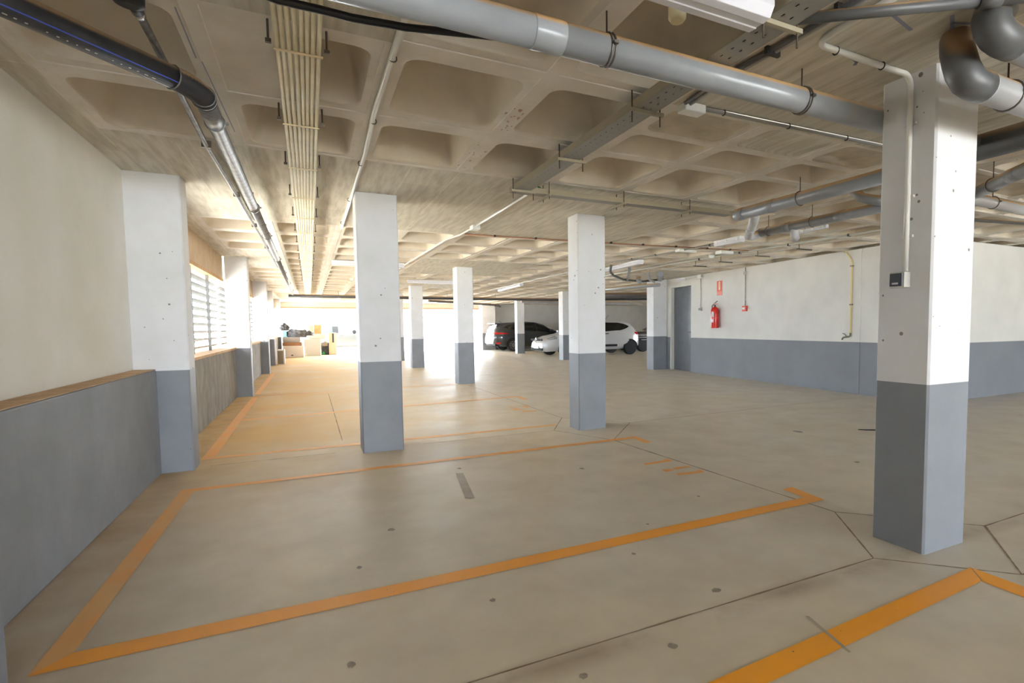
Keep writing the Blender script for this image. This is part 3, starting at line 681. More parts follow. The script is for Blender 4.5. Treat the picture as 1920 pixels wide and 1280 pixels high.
for i, x in enumerate((2.11, 2.95, 3.80)):
    tt_ = thing('tray_hanger', '%s from the left of the hangers under the crosswise cable tray' % ORD[i], 'hanger', (x, 4.89, 2.56), 'hangers under the crosswise tray')
    MB().box(x-0.011, x+0.011, 4.79, 5.08, 2.562, 2.582).build('cross_bar', 'traywall', tt_)
    MB().tube([(x, 4.815, 2.535), (x, 4.815, 2.699)], 0.0045, 6).build('threaded_rod', 'rod', tt_)
    MB().tube([(x, 4.965, 2.535), (x, 4.965, 2.699)], 0.0045, 6).build('threaded_rod', 'rod', tt_)

# ---- white conduit down the large pillar, its switch box
t = thing('white_conduit', 'white conduit bending across the ceiling and down the large pillar at the right', 'conduit', (2.9, 1.9, 2.6))
xs = 3.055-0.02
path = [(2.255, 1.30, 2.682), (2.258, 1.78, 2.682)]+arc((2.265, 1.90, 2.682), (0, -1, 0), (1, 0, 0), 0.07)[0:]+[(2.7, 1.905, 2.682)]+arc((xs, 1.905, 2.682), (-1, 0, 0), (0, 0, -1), 0.06)+[(xs, 1.905, 2.0), (xs, 1.907, 1.605)]
MB().tube(path, 0.0155, 14).build('conduit_run', 'whitepipe', t)
for p in ((2.42, 1.905), (2.78, 1.905)): MB().ring((p[0], p[1], 2.682), (1, 0, 0), 0.018, 0.004, 14).build('saddle_clip', 'clip', t)
for z in (2.42, 2.02, 1.80): MB().obox((3.045, 1.905, z), (0, 1, 0), (1, 0, 0), (0, 0, 1), 0.03, 0.008, 0.007).build('saddle_clip', 'whitepipe', t)
t = thing('switch_box', 'small square switch box with dark rocker on the large pillar at the right', 'switch', (3.02, 1.93, 1.557))
MB().box(2.995, 3.053, 1.885, 1.975, 1.512, 1.600).build('box_body', 'boxgrey', t, bevel=0.004)
MB().box(2.985, 2.996, 1.893, 1.967, 1.520, 1.592).build('rocker', 'switch', t, bevel=0.003)
MB().box(2.983, 2.986, 1.915, 1.950, 1.530, 1.540).build('indicator_lens', 'label', t)
# grey clipped conduit beyond the drain pipe, and its box
t = thing('grey_conduit', 'grey clipped conduit on the ceiling running right to the large pillar', 'conduit', (3, 2.75, 2.68))
MB().tube([(2.30, 2.765, 2.683), (4.9, 2.70, 2.683)], 0.014, 10).build('conduit_run', 'greypipe', t)
for x in (2.45, 3.02, 3.60, 4.2): MB().ring((x, 2.765-(x-2.3)*0.025, 2.683), (1, 0, 0), 0.016, 0.0045, 12).build('saddle_clip', 'clip', t)
t = thing('junction_box', 'white junction box at the start of the grey clipped conduit', 'box', (2.19, 2.79, 2.67))
MB().box(2.13, 2.29, 2.74, 2.83, 2.645, 2.699).build('box_body', 'whitepl', t, bevel=0.008)
t = thing('grey_conduit', 'dark grey conduit hugging the ceiling right beside the perforated tray', 'conduit', (2.1, 2, 2.68))
MB().tube([(2.12, 0.9, 2.683), (2.12, 1.9, 2.683), (2.10, 2.3, 2.683), (2.13, 2.745, 2.683)], 0.012, 10).build('conduit_run', 'pvcdark', t)
MB().tube([(2.16, 0.9, 2.683), (2.155, 1.9, 2.683), (2.135, 2.3, 2.683), (2.165, 2.745, 2.683)], 0.012, 10).build('conduit_run', 'greypipe', t)
for y in (1.65, 2.05, 2.45): MB().obox((2.135, y, 2.68), (1, 0, 0), (0, 1, 0), (0, 0, 1), 0.045, 0.010, 0.019).build('saddle_clip', 'clip', t)
# conduit carrying on from the tray end into the depth
t = thing('white_conduit', 'white conduit running back from the tray corner past the left of centre pillar', 'conduit', (2.06, 8, 2.68))
MB().tube([(1.97, 4.90, 2.62), (2.05, 5.2, 2.67), (2.075, 5.6, 2.683), (2.07, 7.2, 2.684)], 0.014, 10).build('conduit_run', 'whitepipe', t)
MB().tube([(2.07, 7.36, 2.684), (2.05, 8.0, 2.684), (1.96, 8.5, 2.684), (1.90, 12.0, 2.684), (1.88, 19.0, 2.684)], 0.014, 8).build('conduit_run', 'whitepipe', t)
t = thing('junction_box', 'small white junction box on the conduit behind the left of centre pillar', 'box', (2.07, 7.28, 2.67))
MB().box(2.02, 2.13, 7.20, 7.36, 2.64, 2.699).build('box_body', 'whitepl', t, bevel=0.008)
t = thing('copper_conduit', 'thin pinkish brown conduit crossing the ceiling behind the right of centre pillar', 'conduit', (5, 7.7, 2.685))
MB().tube([(2.1, 7.92, 2.686), (3.0, 7.88, 2.686), (4.6, 7.80, 2.686), (7.3, 7.54, 2.686)], 0.011, 8).build('conduit_run', 'copper', t)
for x in (2.55, 3.2, 4.5, 5.1, 5.75, 6.4, 6.9): MB().obox((x, 7.93-(x-2.1)*0.073, 2.686), (1, 0, 0), (0, 1, 0), (0, 0, 1), 0.012, 0.022, 0.014).build('saddle_clip', 'clip', t)
t = thing('grey_conduit', 'grey conduit serving the line of far lamps along the right aisle', 'conduit', (6.1, 10, 2.68))
MB().tube([(6.35, 4.9, 2.684), (6.2, 7.3, 2.684), (6.06, 8.6, 2.684), (5.85, 10.1, 2.684), (5.95, 19.0, 2.684)], 0.013, 8).build('conduit_run', 'greypipe', t)
for y, x in ((5.9, 6.29), (7.3, 6.2), (8.0, 6.13), (8.7, 6.05), (9.4, 5.95)): MB().obox((x, y, 2.684), (1, 0, 0), (0, 1, 0), (0, 0, 1), 0.02, 0.012, 0.015).build('saddle_clip', 'clip', t)
t = thing('grey_conduit', 'long pale grey conduit on the ceiling close to the wall with the door', 'conduit', (7.35, 8, 2.68))
MB().tube([(7.56, 4.6, 2.684), (7.42, 6.6, 2.684), (7.28, 9.0, 2.684), (7.2, 13.0, 2.684)], 0.018, 8).build('conduit_run', 'boxgrey', t)
for y in (5.6, 6.7, 7.8, 8.9): MB().obox((7.49-(y-5.6)*0.063, y, 2.682), (1, 0, 0), (0, 1, 0), (0, 0, 1), 0.03, 0.012, 0.019).build('saddle_clip', 'clip', t)
for i, y in enumerate((9.3, 8.5, 7.5, 6.55)):
    t = thing('ceiling_bracket', '%s from the door of the small steel ceiling brackets near the right wall' % ORD[i], 'bracket', (7.9, y, 2.6), 'small steel brackets near the right wall')
    MB().box(7.45, 7.80, y-0.012, y+0.012, 2.585, 2.605).build('cross_bar', 'steel', t)
    MB().tube([(7.50, y, 2.60), (7.50, y, 2.699)], 0.006, 6).build('threaded_rod', 'rod', t)
# ---- drain pipes at the right
def dpipe(name, label, path, r, mat, seg=20, clamps=(), couplings=()):
    t = thing(name, label, 'pipe', path[0])
    MB().tube(path, r, seg).build('pipe_section', mat, t)
    for cpos, ax in clamps: clamp(t, cpos, ax, r, double=False)
    for a, b in couplings: MB().tube([a, b], r*1.06, seg).build('pipe_coupling', mat, t)
    return t
dpipe('drain_pipe', 'grey drain pipe right of centre, ending in a cap above the pale elbow', [(4.19, 4.50, 2.5), (4.19, 2.42, 2.5)], 0.062, 'pvc', 22,
      [((4.19, 3.66, 2.5), (0, 1, 0))], [((4.19, 4.5, 2.5), (4.19, 4.38, 2.5)), ((4.19, 4.08, 2.5), (4.19, 3.96, 2.5))])
dpipe('drain_pipe', 'fat pipe sleeve right of the large pillar, shading put into its dark grey colour', [(4.17, 2.42, 2.515), (4.17, 0.5, 2.515)], 0.088, 'pvcdark', 24)  # grey pipe carried on towards the camera; its shading is in the darker colour
dpipe('drain_pipe', 'lower grey drain pipe behind the large pillar, joined to the pale elbow', [(5.26, 5.22, 2.5), (5.28, 2.9, 2.5)], 0.055, 'pvc', 20,
      [((5.26, 5.08, 2.5), (0, 1, 0)), ((5.265, 4.42, 2.5), (0, 1, 0))], [((5.262, 4.85, 2.5), (5.262, 4.72, 2.5)), ((5.268, 4.1, 2.5), (5.268, 3.98, 2.5))])
dpipe('pipe_elbow', 'pale plastic elbow joining the two grey drain pipes right of centre', [(4.235, 4.27, 2.49), (4.55, 4.62, 2.475), (4.85, 4.98, 2.45)]+[(5.02, 5.18, 2.44), (5.14, 5.25, 2.45), (5.26, 5.24, 2.49)], 0.052, 'pvcpale', 18,
      [], [((4.72, 4.82, 2.46), (4.82, 4.94, 2.452))])
dpipe('pipe_stub', 'short downward stub under the lower grey drain pipe', [(5.275, 4.68, 2.49), (5.30, 4.70, 2.40), (5.36, 4.74, 2.365)], 0.05, 'pvcpale', 16)
dpipe('pipe_bend', 'curved grey pipe bend just left of the large pillar, under the ceiling', [(5.10, 3.75, 2.68), (5.10, 3.68, 2.60), (5.15, 3.58, 2.56), (5.25, 3.5, 2.545)], 0.052, 'pvc', 18)
dpipe('drain_pipe', 'sloping grey drain pipe at the right edge behind the large pillar', [(5.62, 2.95, 2.5), (4.75, 1.90, 2.5)], 0.055, 'pvc', 20,
      [((5.33, 2.60, 2.5), (0.87, 1.05, 0))], [((5.15, 2.39, 2.5), (5.07, 2.28, 2.5))])
dpipe('drain_pipe', 'pale grey drain pipe running right from behind the large pillar', [(5.30, 2.92, 2.49), (8.2, 3.06, 2.49)], 0.055, 'pvcpale', 20, [((6.05, 2.95, 2.49), (1, 0.05, 0))])
dpipe('drain_pipe', 'thin grey pipe far right close to the ceiling, beyond the sloping pipe', [(6.9, 3.75, 2.55), (9.0, 3.40, 2.55)], 0.022, 'pvc', 12)
dpipe('drain_pipe', 'grey pipe with a large dark elbow at the upper right corner of the ceiling', [(2.76, 1.30, 2.52), (2.80, 1.30, 2.52), (6.8, 1.30, 2.52)], 0.066, 'pvc', 24)
dpipe('drain_pipe', 'grey pipe with a dark elbow passing in front of the large pillar top', [(2.81, 1.44, 2.40), (6.8, 1.44, 2.40)], 0.066, 'pvcpale', 24, [((3.05, 1.44, 2.40), (1, 0, 0))], [((2.81, 1.44, 2.40), (2.84, 1.44, 2.40))])
t = thing('pipe_elbow', 'large dark grey elbow at the upper right, topmost of the two', 'pipe elbow', (2.6, 1.3, 2.55))
MB().tube([(2.84, 1.385, 2.72), (2.76, 1.36, 2.685), (2.68, 1.335, 2.64), (2.630, 1.315, 2.595), (2.625, 1.305, 2.555), (2.655, 1.30, 2.528), (2.71, 1.30, 2.52), (2.78, 1.30, 2.52)], 0.071, 24).build('elbow_body', 'pvcdark', t)
t = thing('pipe_elbow', 'dark grey elbow in front of the large pillar top, lower of the two', 'pipe elbow', (2.7, 1.44, 2.45))
MB().tube([(2.89, 1.585, 2.72), (2.83, 1.56, 2.66), (2.765, 1.52, 2.585), (2.715, 1.48, 2.51), (2.695, 1.455, 2.45), (2.715, 1.442, 2.41), (2.77, 1.44, 2.40), (2.83, 1.44, 2.40)], 0.071, 24).build('elbow_body', 'pvcdark', t)
t = thing('thin_pipe', 'thin dark grey pipe slanting across the ceiling at the top right', 'pipe', (2.3, 1.5, 2.65))
MB().tube([(1.93, 1.75, 2.638), (2.52, 1.30, 2.632)], 0.024, 14).build('pipe_section', 'pvcdark', t)
MB().tube([(2.515, 1.305, 2.632), (2.58, 1.255, 2.632)], 0.032, 14).build('pipe_coupling', 'pvcdark', t)
MB().tube([(2.57, 1.26, 2.632), (3.3, 0.70, 2.632)], 0.026, 14).build('pipe_section', 'pvc', t)
# ---- pipes far back
dpipe('drain_pipe', 'long dark pipe crossing the whole far end below the ceiling', [(-0.62, 21.75, 2.5), (5.0, 21.72, 2.5), (9.4, 21.5, 2.5), (12.3, 19.6, 2.485), (15.5, 17.6, 2.475)], 0.062, 'pe', 16,
      [((x, 21.73, 2.5), (1, 0, 0)) for x in (1.0, 3.0, 5.0, 7.0)], [((12.5, 19.47, 2.484), (12.9, 19.22, 2.483))])
dpipe('drain_pipe', 'grey pipe beyond the right of centre pillar leading to the block corner', [(8.45, 15.6, 2.5), (8.75, 13.9, 2.5), (9.1, 12.9, 2.5)], 0.05, 'pvc', 16)
dpipe('drain_pipe', 'dark fat duct near the ceiling behind the corner of the block', [(9.5, 18.8, 2.52), (12.4, 17.6, 2.52), (15.0, 16.4, 2.52)], 0.11, 'pvcdark', 18)
dpipe('drain_pipe', 'thin dark pipe with a droop, high beyond the right of centre pillar', [(6.15, 10.6, 2.69), (6.18, 10.7, 2.56), (6.5, 11.1, 2.52), (7.2, 11.8, 2.50), (8.0, 12.1, 2.5), (8.3, 11.6, 2.53)], 0.028, 'pvcdark', 12)
dpipe('pipe_elbow', 'grey elbow dropping from the ceiling beyond the right of centre pillar', [(6.5, 10.4, 2.69), (6.6, 10.55, 2.60), (7.1, 11.4, 2.53), (7.35, 11.85, 2.5)], 0.035, 'pvc', 12)
dpipe('pipe_elbow', 'short thick grey fitting close to the block corner under the ceiling', [(7.72, 11.9, 2.60), (7.72, 11.9, 2.49), (7.78, 11.85, 2.46)], 0.06, 'pvc', 14)
dpipe('pipe_elbow', 'pale little elbow by the thick grey fitting near the block corner', [(7.62, 11.3, 2.70), (7.64, 11.32, 2.57), (7.80, 11.5, 2.5), (8.1, 11.75, 2.47)], 0.035, 'pvcpale', 12)
dpipe('drain_pipe', 'grey pipe meeting the ceiling above the corner of the block', [(7.6, 10.75, 2.56), (8.2, 11.6, 2.53)], 0.07, 'pvc', 16, [((7.9, 11.175, 2.545), (0.6, 0.85, 0))])
dpipe('drain_pipe', 'grey horizontal pipe under the ceiling above the dark blue car', [(9.0, 24.0, 2.52), (15.0, 24.0, 2.52)], 0.07, 'pvc', 14, [((10.5, 24.0, 2.52), (1, 0, 0))])
dpipe('drain_pipe', 'grey pipe running deep in the garage above the white wall stub', [(5.0, 25.5, 2.58), (9.0, 27.5, 2.5), (9.6, 29.0, 2.5)], 0.06, 'pvcdark', 14, [((6.0, 26.0, 2.56), (2, 1, 0)), ((8.5, 27.25, 2.51), (2, 1, 0))])

# ================================================================= LAMPS
def lamp(x0, y0, x1, y1, label, z=2.69, wd=0.135, hg=0.095, rods=False):
    p, q = Vector((x0, y0, z)), Vector((x1, y1, z)); u = (q-p).normalized(); v = Vector((-u.y, u.x, 0)); c_ = (p+q)/2; L_ = (q-p).length
    t = thing('fluorescent_lamp', label, 'lamp', (c_.x, c_.y, z))
    MB().obox(c_+Vector((0, 0, -hg*0.22)), u, v, (0, 0, 1), L_/2, wd/2*0.92, hg*0.22).build('lamp_housing', 'lamp', t, bevel=0.006)
    prof = [(-0.5, -0.40), (-0.5, -0.62), (-0.36, -0.97), (-0.12, -1.0), (-0.10, -0.97), (0.10, -0.97), (0.12, -1.0), (0.36, -0.97), (0.5, -0.62), (0.5, -0.40)]
    m = MB(); m.poly([p+u*0.004+v*a*wd+Vector((0, 0, b*hg)) for a, b in prof], L_-0.008, u)
    m.build('lamp_cover', 'diff', t, bevel=0.005)
    for k in (-1, 1):
        for e in (0.12, 0.5, 0.88):
            MB().obox(p+u*L_*e+v*k*wd*0.51+Vector((0, 0, -hg*0.42)), u, v, (0, 0, 1), 0.014, 0.004, 0.018).build('cover_clip', 'whitepl', t)
    for e in ((0.15, 0.85) if rods else ()): MB().tube([p+u*L_*e+Vector((0, 0, -0.001)), p+u*L_*e+Vector((0, 0, 0.20))], 0.004, 6).build('suspension_rod', 'rod', t)
    return t
lamp(0.35, 1.735, 1.735, 1.735, 'large fluorescent lamp with milky cover hung at the top edge of the picture', z=2.665, wd=0.165, hg=0.11)
for sx in (0.45, 1.2): pass
t = thing('cable_gland', 'round cream ceiling fitting just behind the large fluorescent lamp end', 'fitting', (1.5, 1.95, 2.66))
MB().tube([(1.52, 2.02, 2.92), (1.52, 2.02, 2.68), (1.52, 2.02, 2.665)], [0.04, 0.04, 0.03], 16).build('fitting_body', 'cream', t)
lamp(0.45, 12.0, 1.85, 12.0, 'long lamp on the ceiling just left of the left of centre pillar')
lamp(2.55, 16.0, 3.85, 15.9, 'lamp on the ceiling between the two bright bay pillars')
lamp(6.20, 9.45, 6.36, 11.3, 'lamp on the ceiling immediately right of the right of centre pillar')
lamp(5.98, 15.9, 6.15, 18.6, 'far lamp on the ceiling above the dark blue car')
lamp(6.03, 6.35, 6.03, 6.95, 'short pale lamp on the ceiling under the pale pipe elbow', wd=0.12)
lamp(6.44, 5.15, 6.50, 5.65, 'slim tube lamp below the lower grey drain pipe', wd=0.05, hg=0.05, rods=True)
t = thing('junction_box', 'white junction box on the ceiling at the crossing of the pinkish brown conduit', 'box', (6.1, 8.0, 2.67))
MB().box(6.02, 6.42, 7.92, 8.05, 2.65, 2.699).build('box_body', 'whitepl', t, bevel=0.006)
t = thing('junction_box', 'white junction box on the ceiling to the left of the short pale lamp', 'box', (6.95, 7.8, 2.67))
MB().box(6.85, 7.15, 7.75, 7.92, 2.64, 2.699).build('box_body', 'whitepl', t, bevel=0.006)
t = thing('smoke_detector', 'small round white detector on the ceiling near the door wall', 'detector', (7.3, 8.9, 2.67))
MB().tube([(7.09, 8.3, 2.699), (7.09, 8.3, 2.65), (7.09, 8.3, 2.63)], [0.06, 0.055, 0.03], 16).build('detector_body', 'whitepl', t)

# ================================================================= FITTINGS ON THE DOOR WALL
def wallthing(name, label, cat, s, z): return thing(name, label, cat, wp(s, z, 0.0))
def wtube(pts, r, n=10): return MB().tube([wp(s, z, nn) for s, z, nn in pts], r, n)
s_el = s_of(12.55)
t = wallthing('emergency_light', 'white emergency light above the charcoal door', 'light', s_el, 2.62)
m = MB(); wbox(m, s_el-0.20, s_el+0.20, 2.60, 2.68, 0.002, 0.06); m.build('light_body', 'whitepl', t, bevel=0.006)
m = MB(); wbox(m, s_el-0.17, s_el+0.17, 2.605, 2.645, 0.06, 0.072); m.build('light_lens', 'diff', t)
s_j = s_of(11.62)
t = wallthing('junction_box', 'white junction box on the wall to the upper right of the charcoal door', 'box', s_j, 2.64)
m = MB(); wbox(m, s_j-0.10, s_j+0.06, 2.585, 2.695, 0.002, 0.06); m.build('box_body', 'whitepl', t, bevel=0.006)
m = MB(); wbox(m, s_j+0.06, s_j+0.12, 2.62, 2.685, 0.002, 0.05); m.build('box_cover', 'boxgrey', t, bevel=0.004)
t = wallthing('grey_conduit', 'thin conduit going down the wall right beside the charcoal door', 'conduit', s_j, 2.2)
wtube([(s_j, 2.585, 0.014), (s_j, 1.80, 0.014)], 0.012).build('conduit_run', 'boxgrey', t)
wtube([(s_el+0.2, 2.65, 0.012), (s_j-0.1, 2.65, 0.012)], 0.008).build('conduit_run', 'boxgrey', t)
for z in (2.32,): 
    m = MB(); wbox(m, s_j-0.022, s_j+0.022, z-0.012, z+0.012, 0.002, 0.03); m.build('saddle_clip', 'boxgrey', t)
t = wallthing('light_switch', 'small grey light switch at the bottom of the conduit by the door', 'switch', s_j, 1.75)
m = MB(); wbox(m, s_j-0.065, s_j+0.065, 1.715, 1.80, 0.002, 0.05); m.build('switch_body', 'boxgrey', t, bevel=0.004)
m = MB(); wbox(m, s_j-0.045, s_j+0.045, 1.73, 1.785, 0.05, 0.056); m.build('rocker', 'switch', t)
# extinguisher sign
s_x = s_of(10.80)
t = wallthing('fire_extinguisher_sign', 'red sign with a pale extinguisher symbol above the fire extinguisher', 'sign', s_x, 2.28)
SZ0, SZ1, SW = 2.09, 2.46, 0.105
m = MB(); wbox(m, s_x-SW*1.05, s_x+SW*1.05, SZ0, SZ1, 0.002, 0.006); m.build('sign_plate', 'redsign', t)
def wpoly(pts, n0, d): return MB().poly([wp(s_x+a, z, n0) for a, z in pts], d, NR)
zc = SZ0+0.13
arrow = [(-0.025, SZ1-0.02), (-0.030, SZ1-0.06), (-0.034, zc+0.06), (-0.03, zc+0.02), (0.0, zc-0.012), (0.03, zc+0.02), (0.034, zc+0.06), (0.030, SZ1-0.06), (0.025, SZ1-0.02)]
wpoly(arrow, 0.006, 0.002).build('extinguisher_symbol', 'signcream', t)
wpoly([(-0.008, SZ1-0.05), (-0.008, zc+0.07), (0.008, zc+0.07), (0.008, SZ1-0.05)], 0.008, 0.001).build('extinguisher_symbol', 'redsign', t)
wpoly([(-0.095, SZ0+0.015), (-0.095, SZ0+0.095), (0.095, SZ0+0.095), (0.095, SZ0+0.015)], 0.006, 0.001).build('caption_panel', 'signpink', t)
m = MB()
for zt, wds in ((SZ0+0.07, (0.06, 0.05)), (SZ0+0.035, (0.11,))):
    x_ = -sum(wds)/2-0.005*(len(wds)-1)
    for wd_ in wds: m.poly([wp(s_x+a, z, 0.007) for a, z in ((x_, zt-0.008), (x_, zt+0.008), (x_+wd_, zt+0.008), (x_+wd_, zt-0.008))], 0.001, NR); x_ += wd_+0.01
m.build('caption_lines', 'redsign', t)
# extinguisher
s_f = s_of(10.84); ec = 0.115
t = wallthing('fire_extinguisher', 'red fire extinguisher with black hose hung on the white wall right of the door', 'fire extinguisher', s_f, 1.4)
MB().tube([wp(s_f, z, ec) for z in (1.245, 1.25, 1.265, 1.70, 1.735, 1.765, 1.785, 1.80)], [0.085, 0.096, 0.100, 0.100, 0.092, 0.07, 0.045, 0.03], 24).build('cylinder', 'red', t)
MB().tube([wp(s_f, 1.80, ec), wp(s_f, 1.845, ec)], 0.026, 14).build('valve', 'brass', t)
m = MB(); m.obox(wp(s_f+0.03, 1.865, ec), U, NR, (0, 0, 1), 0.065, 0.012, 0.006); hd = m.build('handle', 'red', t)
m = MB(); m.obox(wp(s_f+0.045, 1.91, ec), (U+Vector((0, 0, 0.45))).normalized(), NR, (Vector((0, 0, 1))-U*0.45).normalized(), 0.065, 0.012, 0.005); m.build('lever', 'steel', t)
wtube([(s_f-0.02, 1.835, ec), (s_f-0.07, 1.85, ec), (s_f-0.115, 1.815, ec), (s_f-0.122, 1.70, ec), (s_f-0.115, 1.45, ec), (s_f-0.11, 1.36, ec)], 0.012).build('hose', 'black', t)
for z0, z1, a0, a1 in ((1.535, 1.66, 0.10, 0.75), (1.395, 1.47, 0.10, 0.62)):
    m = MB(); pts = []; nn = 7
    for i in range(nn):
        a = a0+(a1-a0)*i/(nn-1); off_ = U*math.sin(a)*0.1012+NR*math.cos(a)*0.1012
        pts += [wp(s_f, z0, ec)+off_, wp(s_f, z1, ec)+off_]
    m.add(pts, [(2*i, 2*i+2, 2*i+3, 2*i+1) for i in range(nn-1)], 0, True); m.build('label_sticker', 'label', t, fix=False)
m = MB(); m.ring(wp(s_f, 1.51, ec), (0, 0, 1), 0.101, 0.004, 24); m.build('strap', 'redsign', t)
m = MB(); m.obox(wp(s_f, 1.66, 0.012), U, NR, (0, 0, 1), 0.03, 0.012, 0.05); m.build('wall_hook', 'steel', t)
# alarm button with its conduit
s_a = s_of(9.78)
t = wallthing('grey_conduit', 'thin grey conduit going down the wall to the fire alarm button', 'conduit', s_a, 2.2)
wtube([(s_a, H-0.01, 0.014), (s_a, 1.77, 0.014)], 0.012).build('conduit_run', 'greypipe', t)
m = MB(); wbox(m, s_a-0.045, s_a+0.05, 2.52, 2.60, 0.002, 0.045); m.build('inline_box', 'boxgrey', t, bevel=0.01)
for z in (2.26, 2.08, 1.92):
    m = MB(); wbox(m, s_a-0.02, s_a+0.02, z-0.01, z+0.01, 0.002, 0.03); m.build('saddle_clip', 'boxgrey', t)
t = wallthing('fire_alarm_button', 'small red and white fire alarm button on the white wall', 'alarm button', s_a, 1.71)
m = MB(); wbox(m, s_a-0.075, s_a+0.075, 1.645, 1.775, 0.002, 0.05); m.build('button_body', 'redsign', t, bevel=0.005)
m = MB(); wbox(m, s_a-0.06, s_a+0.035, 1.69, 1.74, 0.05, 0.054); m.build('button_window', 'whitepl', t)
# yellow pipe with tap
s_y = s_of(6.74)
t = wallthing('water_pipe', 'thin yellow water pipe going down the right wall to a tap', 'pipe', s_y, 2.0)
wtube([(s_y-0.16, H-0.02, 0.03), (s_y-0.12, 2.66, 0.03), (s_y-0.02, 2.52, 0.03), (s_y, 2.46, 0.03), (s_y, 1.14, 0.03)], 0.0135).build('pipe_section', 'yellow', t)
for z in (2.40, 1.68):
    m = MB(); wbox(m, s_y-0.03, s_y+0.03, z-0.012, z+0.012, 0.0, 0.045); m.build('pipe_clip', 'brass', t)
t = wallthing('water_tap', 'small brass tap at the foot of the yellow pipe', 'tap', s_y, 1.1)
wtube([(s_y, 1.145, 0.03), (s_y, 1.09, 0.03), (s_y-0.02, 1.075, 0.06), (s_y-0.06, 1.07, 0.085), (s_y-0.10, 1.06, 0.10), (s_y-0.12, 1.02, 0.11)], 0.017).build('tap_body', 'brass', t)
wtube([(s_y-0.04, 1.075, 0.07), (s_y-0.07, 1.125, 0.09), (s_y-0.11, 1.135, 0.10)], 0.010).build('tap_lever', 'steel', t)

# ================================================================= CARS
def interp(tab, x):
    if x <= tab[0][0]: return tab[0][1]
    for (a, va), (b, vb) in zip(tab, tab[1:]):
        if x <= b:
            f = (x-a)/(b-a); f = f*f*(3-2*f)*0.5+f*0.5
            return va+(vb-va)*f
    return tab[-1][1]
def car(label, cat, origin, heading, Lc, Wc, tabs, paint, windows, wheels_x, R, rimmat, extra=None, name='car'):
    """origin: ground point under the tail, near-side plane; heading +1 = nose towards +X. Local x runs tail->nose."""
    ox, oy = origin                                    # oy = centre line
    t = thing(name, label, cat, (ox+heading*Lc/2, oy, 0))
    bot, belt, roof, half, rhalf = (tabs[k] for k in ('bot', 'belt', 'roof', 'half', 'rhalf'))
    def W_(x, y, z): return (ox+heading*x, oy+y, z)
    def sec(x):
        b, q, r, h, rh = interp(bot, x), interp(belt, x), interp(roof, x), interp(half, x), interp(rhalf, x)
        r = max(r, q+0.012)
        return [(0, b), (h*0.80, b), (h*0.955, b+0.05), (h, b+(q-b)*0.35), (h*1.0, b+(q-b)*0.62), (h*0.985, q-0.09), (h*0.95, q),
                (h*0.95+(rh-h*0.95)*0.5, q+(r-q)*0.52), (rh, q+(r-q)*0.88), (rh*0.90, q+(r-q)*0.975), (rh*0.5, r), (0, r)]
    n = 56; xs_ = [Lc*i/n for i in range(n+1)]; m = MB(); rows = []
    for x in xs_:
        p = sec(x); ring = [W_(x, y, z) for y, z in p]+[W_(x, -y, z) for y, z in p[-2:0:-1]]; rows.append(ring)
    k = len(rows[0]); m.v = [q for r_ in rows for q in r_]
    for i in range(n):
        for j in range(k):
            m.f.append([i*k+j, i*k+(j+1) % k, (i+1)*k+(j+1) % k, (i+1)*k+j]); m.m.append(0); m.sm.append(True)
    m.f.append(list(range(k))); m.m.append(0); m.sm.append(False); m.f.append([n*k+j for j in range(k)][::-1]); m.m.append(0); m.sm.append(False)
    body = m.build('car_body', paint, t)
    def side_y(x, z):
        p = sec(x)[1:9]
        for (y0, z0), (y1, z1) in zip(p, p[1:]):
            if z <= z1: return y0+(y1-y0)*(z-z0)/max(1e-6, z1-z0)
        return p[-1][0]
    def patch(nm, x0, x1, lo, hi, mat, par, side=-1, off=0.008, nx=12, nz=4):
        mm = MB(); pts = []
        for i in range(nx+1):
            x = x0+(x1-x0)*i/nx; a, b = (lo(x), hi(x)) if callable(lo) else (interp(lo, x), interp(hi, x))
            for j in range(nz+1):
                z = a+(b-a)*j/nz; pts.append(W_(x, side*(side_y(x, z)+off), z))
        mm.add(pts, [(i*(nz+1)+j, (i+1)*(nz+1)+j, (i+1)*(nz+1)+j+1, i*(nz+1)+j+1) for i in range(nx) for j in range(nz)], 0, True)
        return mm.build(nm, mat, par, fix=False)
    for wx0, wx1, lo, hi, mat in windows:
        for sd in (-1, 1): patch('side_window', wx0, wx1, lo, hi, mat, t, sd)
    for x in wheels_x:
        for sd in (-1, 1):
            h = interp(half, x); yy = sd*(h-0.11)
            am = MB(); pts = [W_(x, sd*(h+0.004), R)]+[W_(x+math.cos(a)*(R+0.06), sd*(h+0.004 if math.sin(a) > -0.2 else h*0.97), max(interp(bot, x)-0.02, R+math.sin(a)*(R+0.06))) for a in [2*math.pi*i/28 for i in range(28)]]
            am.add(pts, [(0, i+1, (i+1) % 28+1) for i in range(28)]); am.build('wheel_arch', 'arch', t, fix=False)
            wpts = [W_(x, yy+sd*d, R) for d in (-0.10, -0.09, 0.10, 0.118)]
            wl = MB().tube(wpts, [R*0.93, R, R, R*0.93], 32).build('wheel', 'tyre', t)
            if rimmat:
                rm = MB().tube([W_(x, yy+sd*0.117, R), W_(x, yy+sd*0.122, R)], R*0.66, 26)
                rm.build('rim_dish', 'arch', wl)
                sp = MB()
                for a in range(10):
                    an = 2*math.pi*a/10; dr_ = Vector((math.cos(an), 0, math.sin(an))); tn = Vector((-math.sin(an), 0, math.cos(an)))
                    sp.obox(Vector(W_(x, yy+sd*0.126, R))+dr_*R*0.36, dr_, tn, (0, 1, 0), R*0.28, 0.016, 0.004)
                sp.ring(W_(x, yy+sd*0.126, R), (0, 1, 0), R*0.64, 0.010, 26)
                sp.build('rim_spokes', rimmat, wl)
    if extra: extra(t, W_, side_y, patch, sec)
    return t
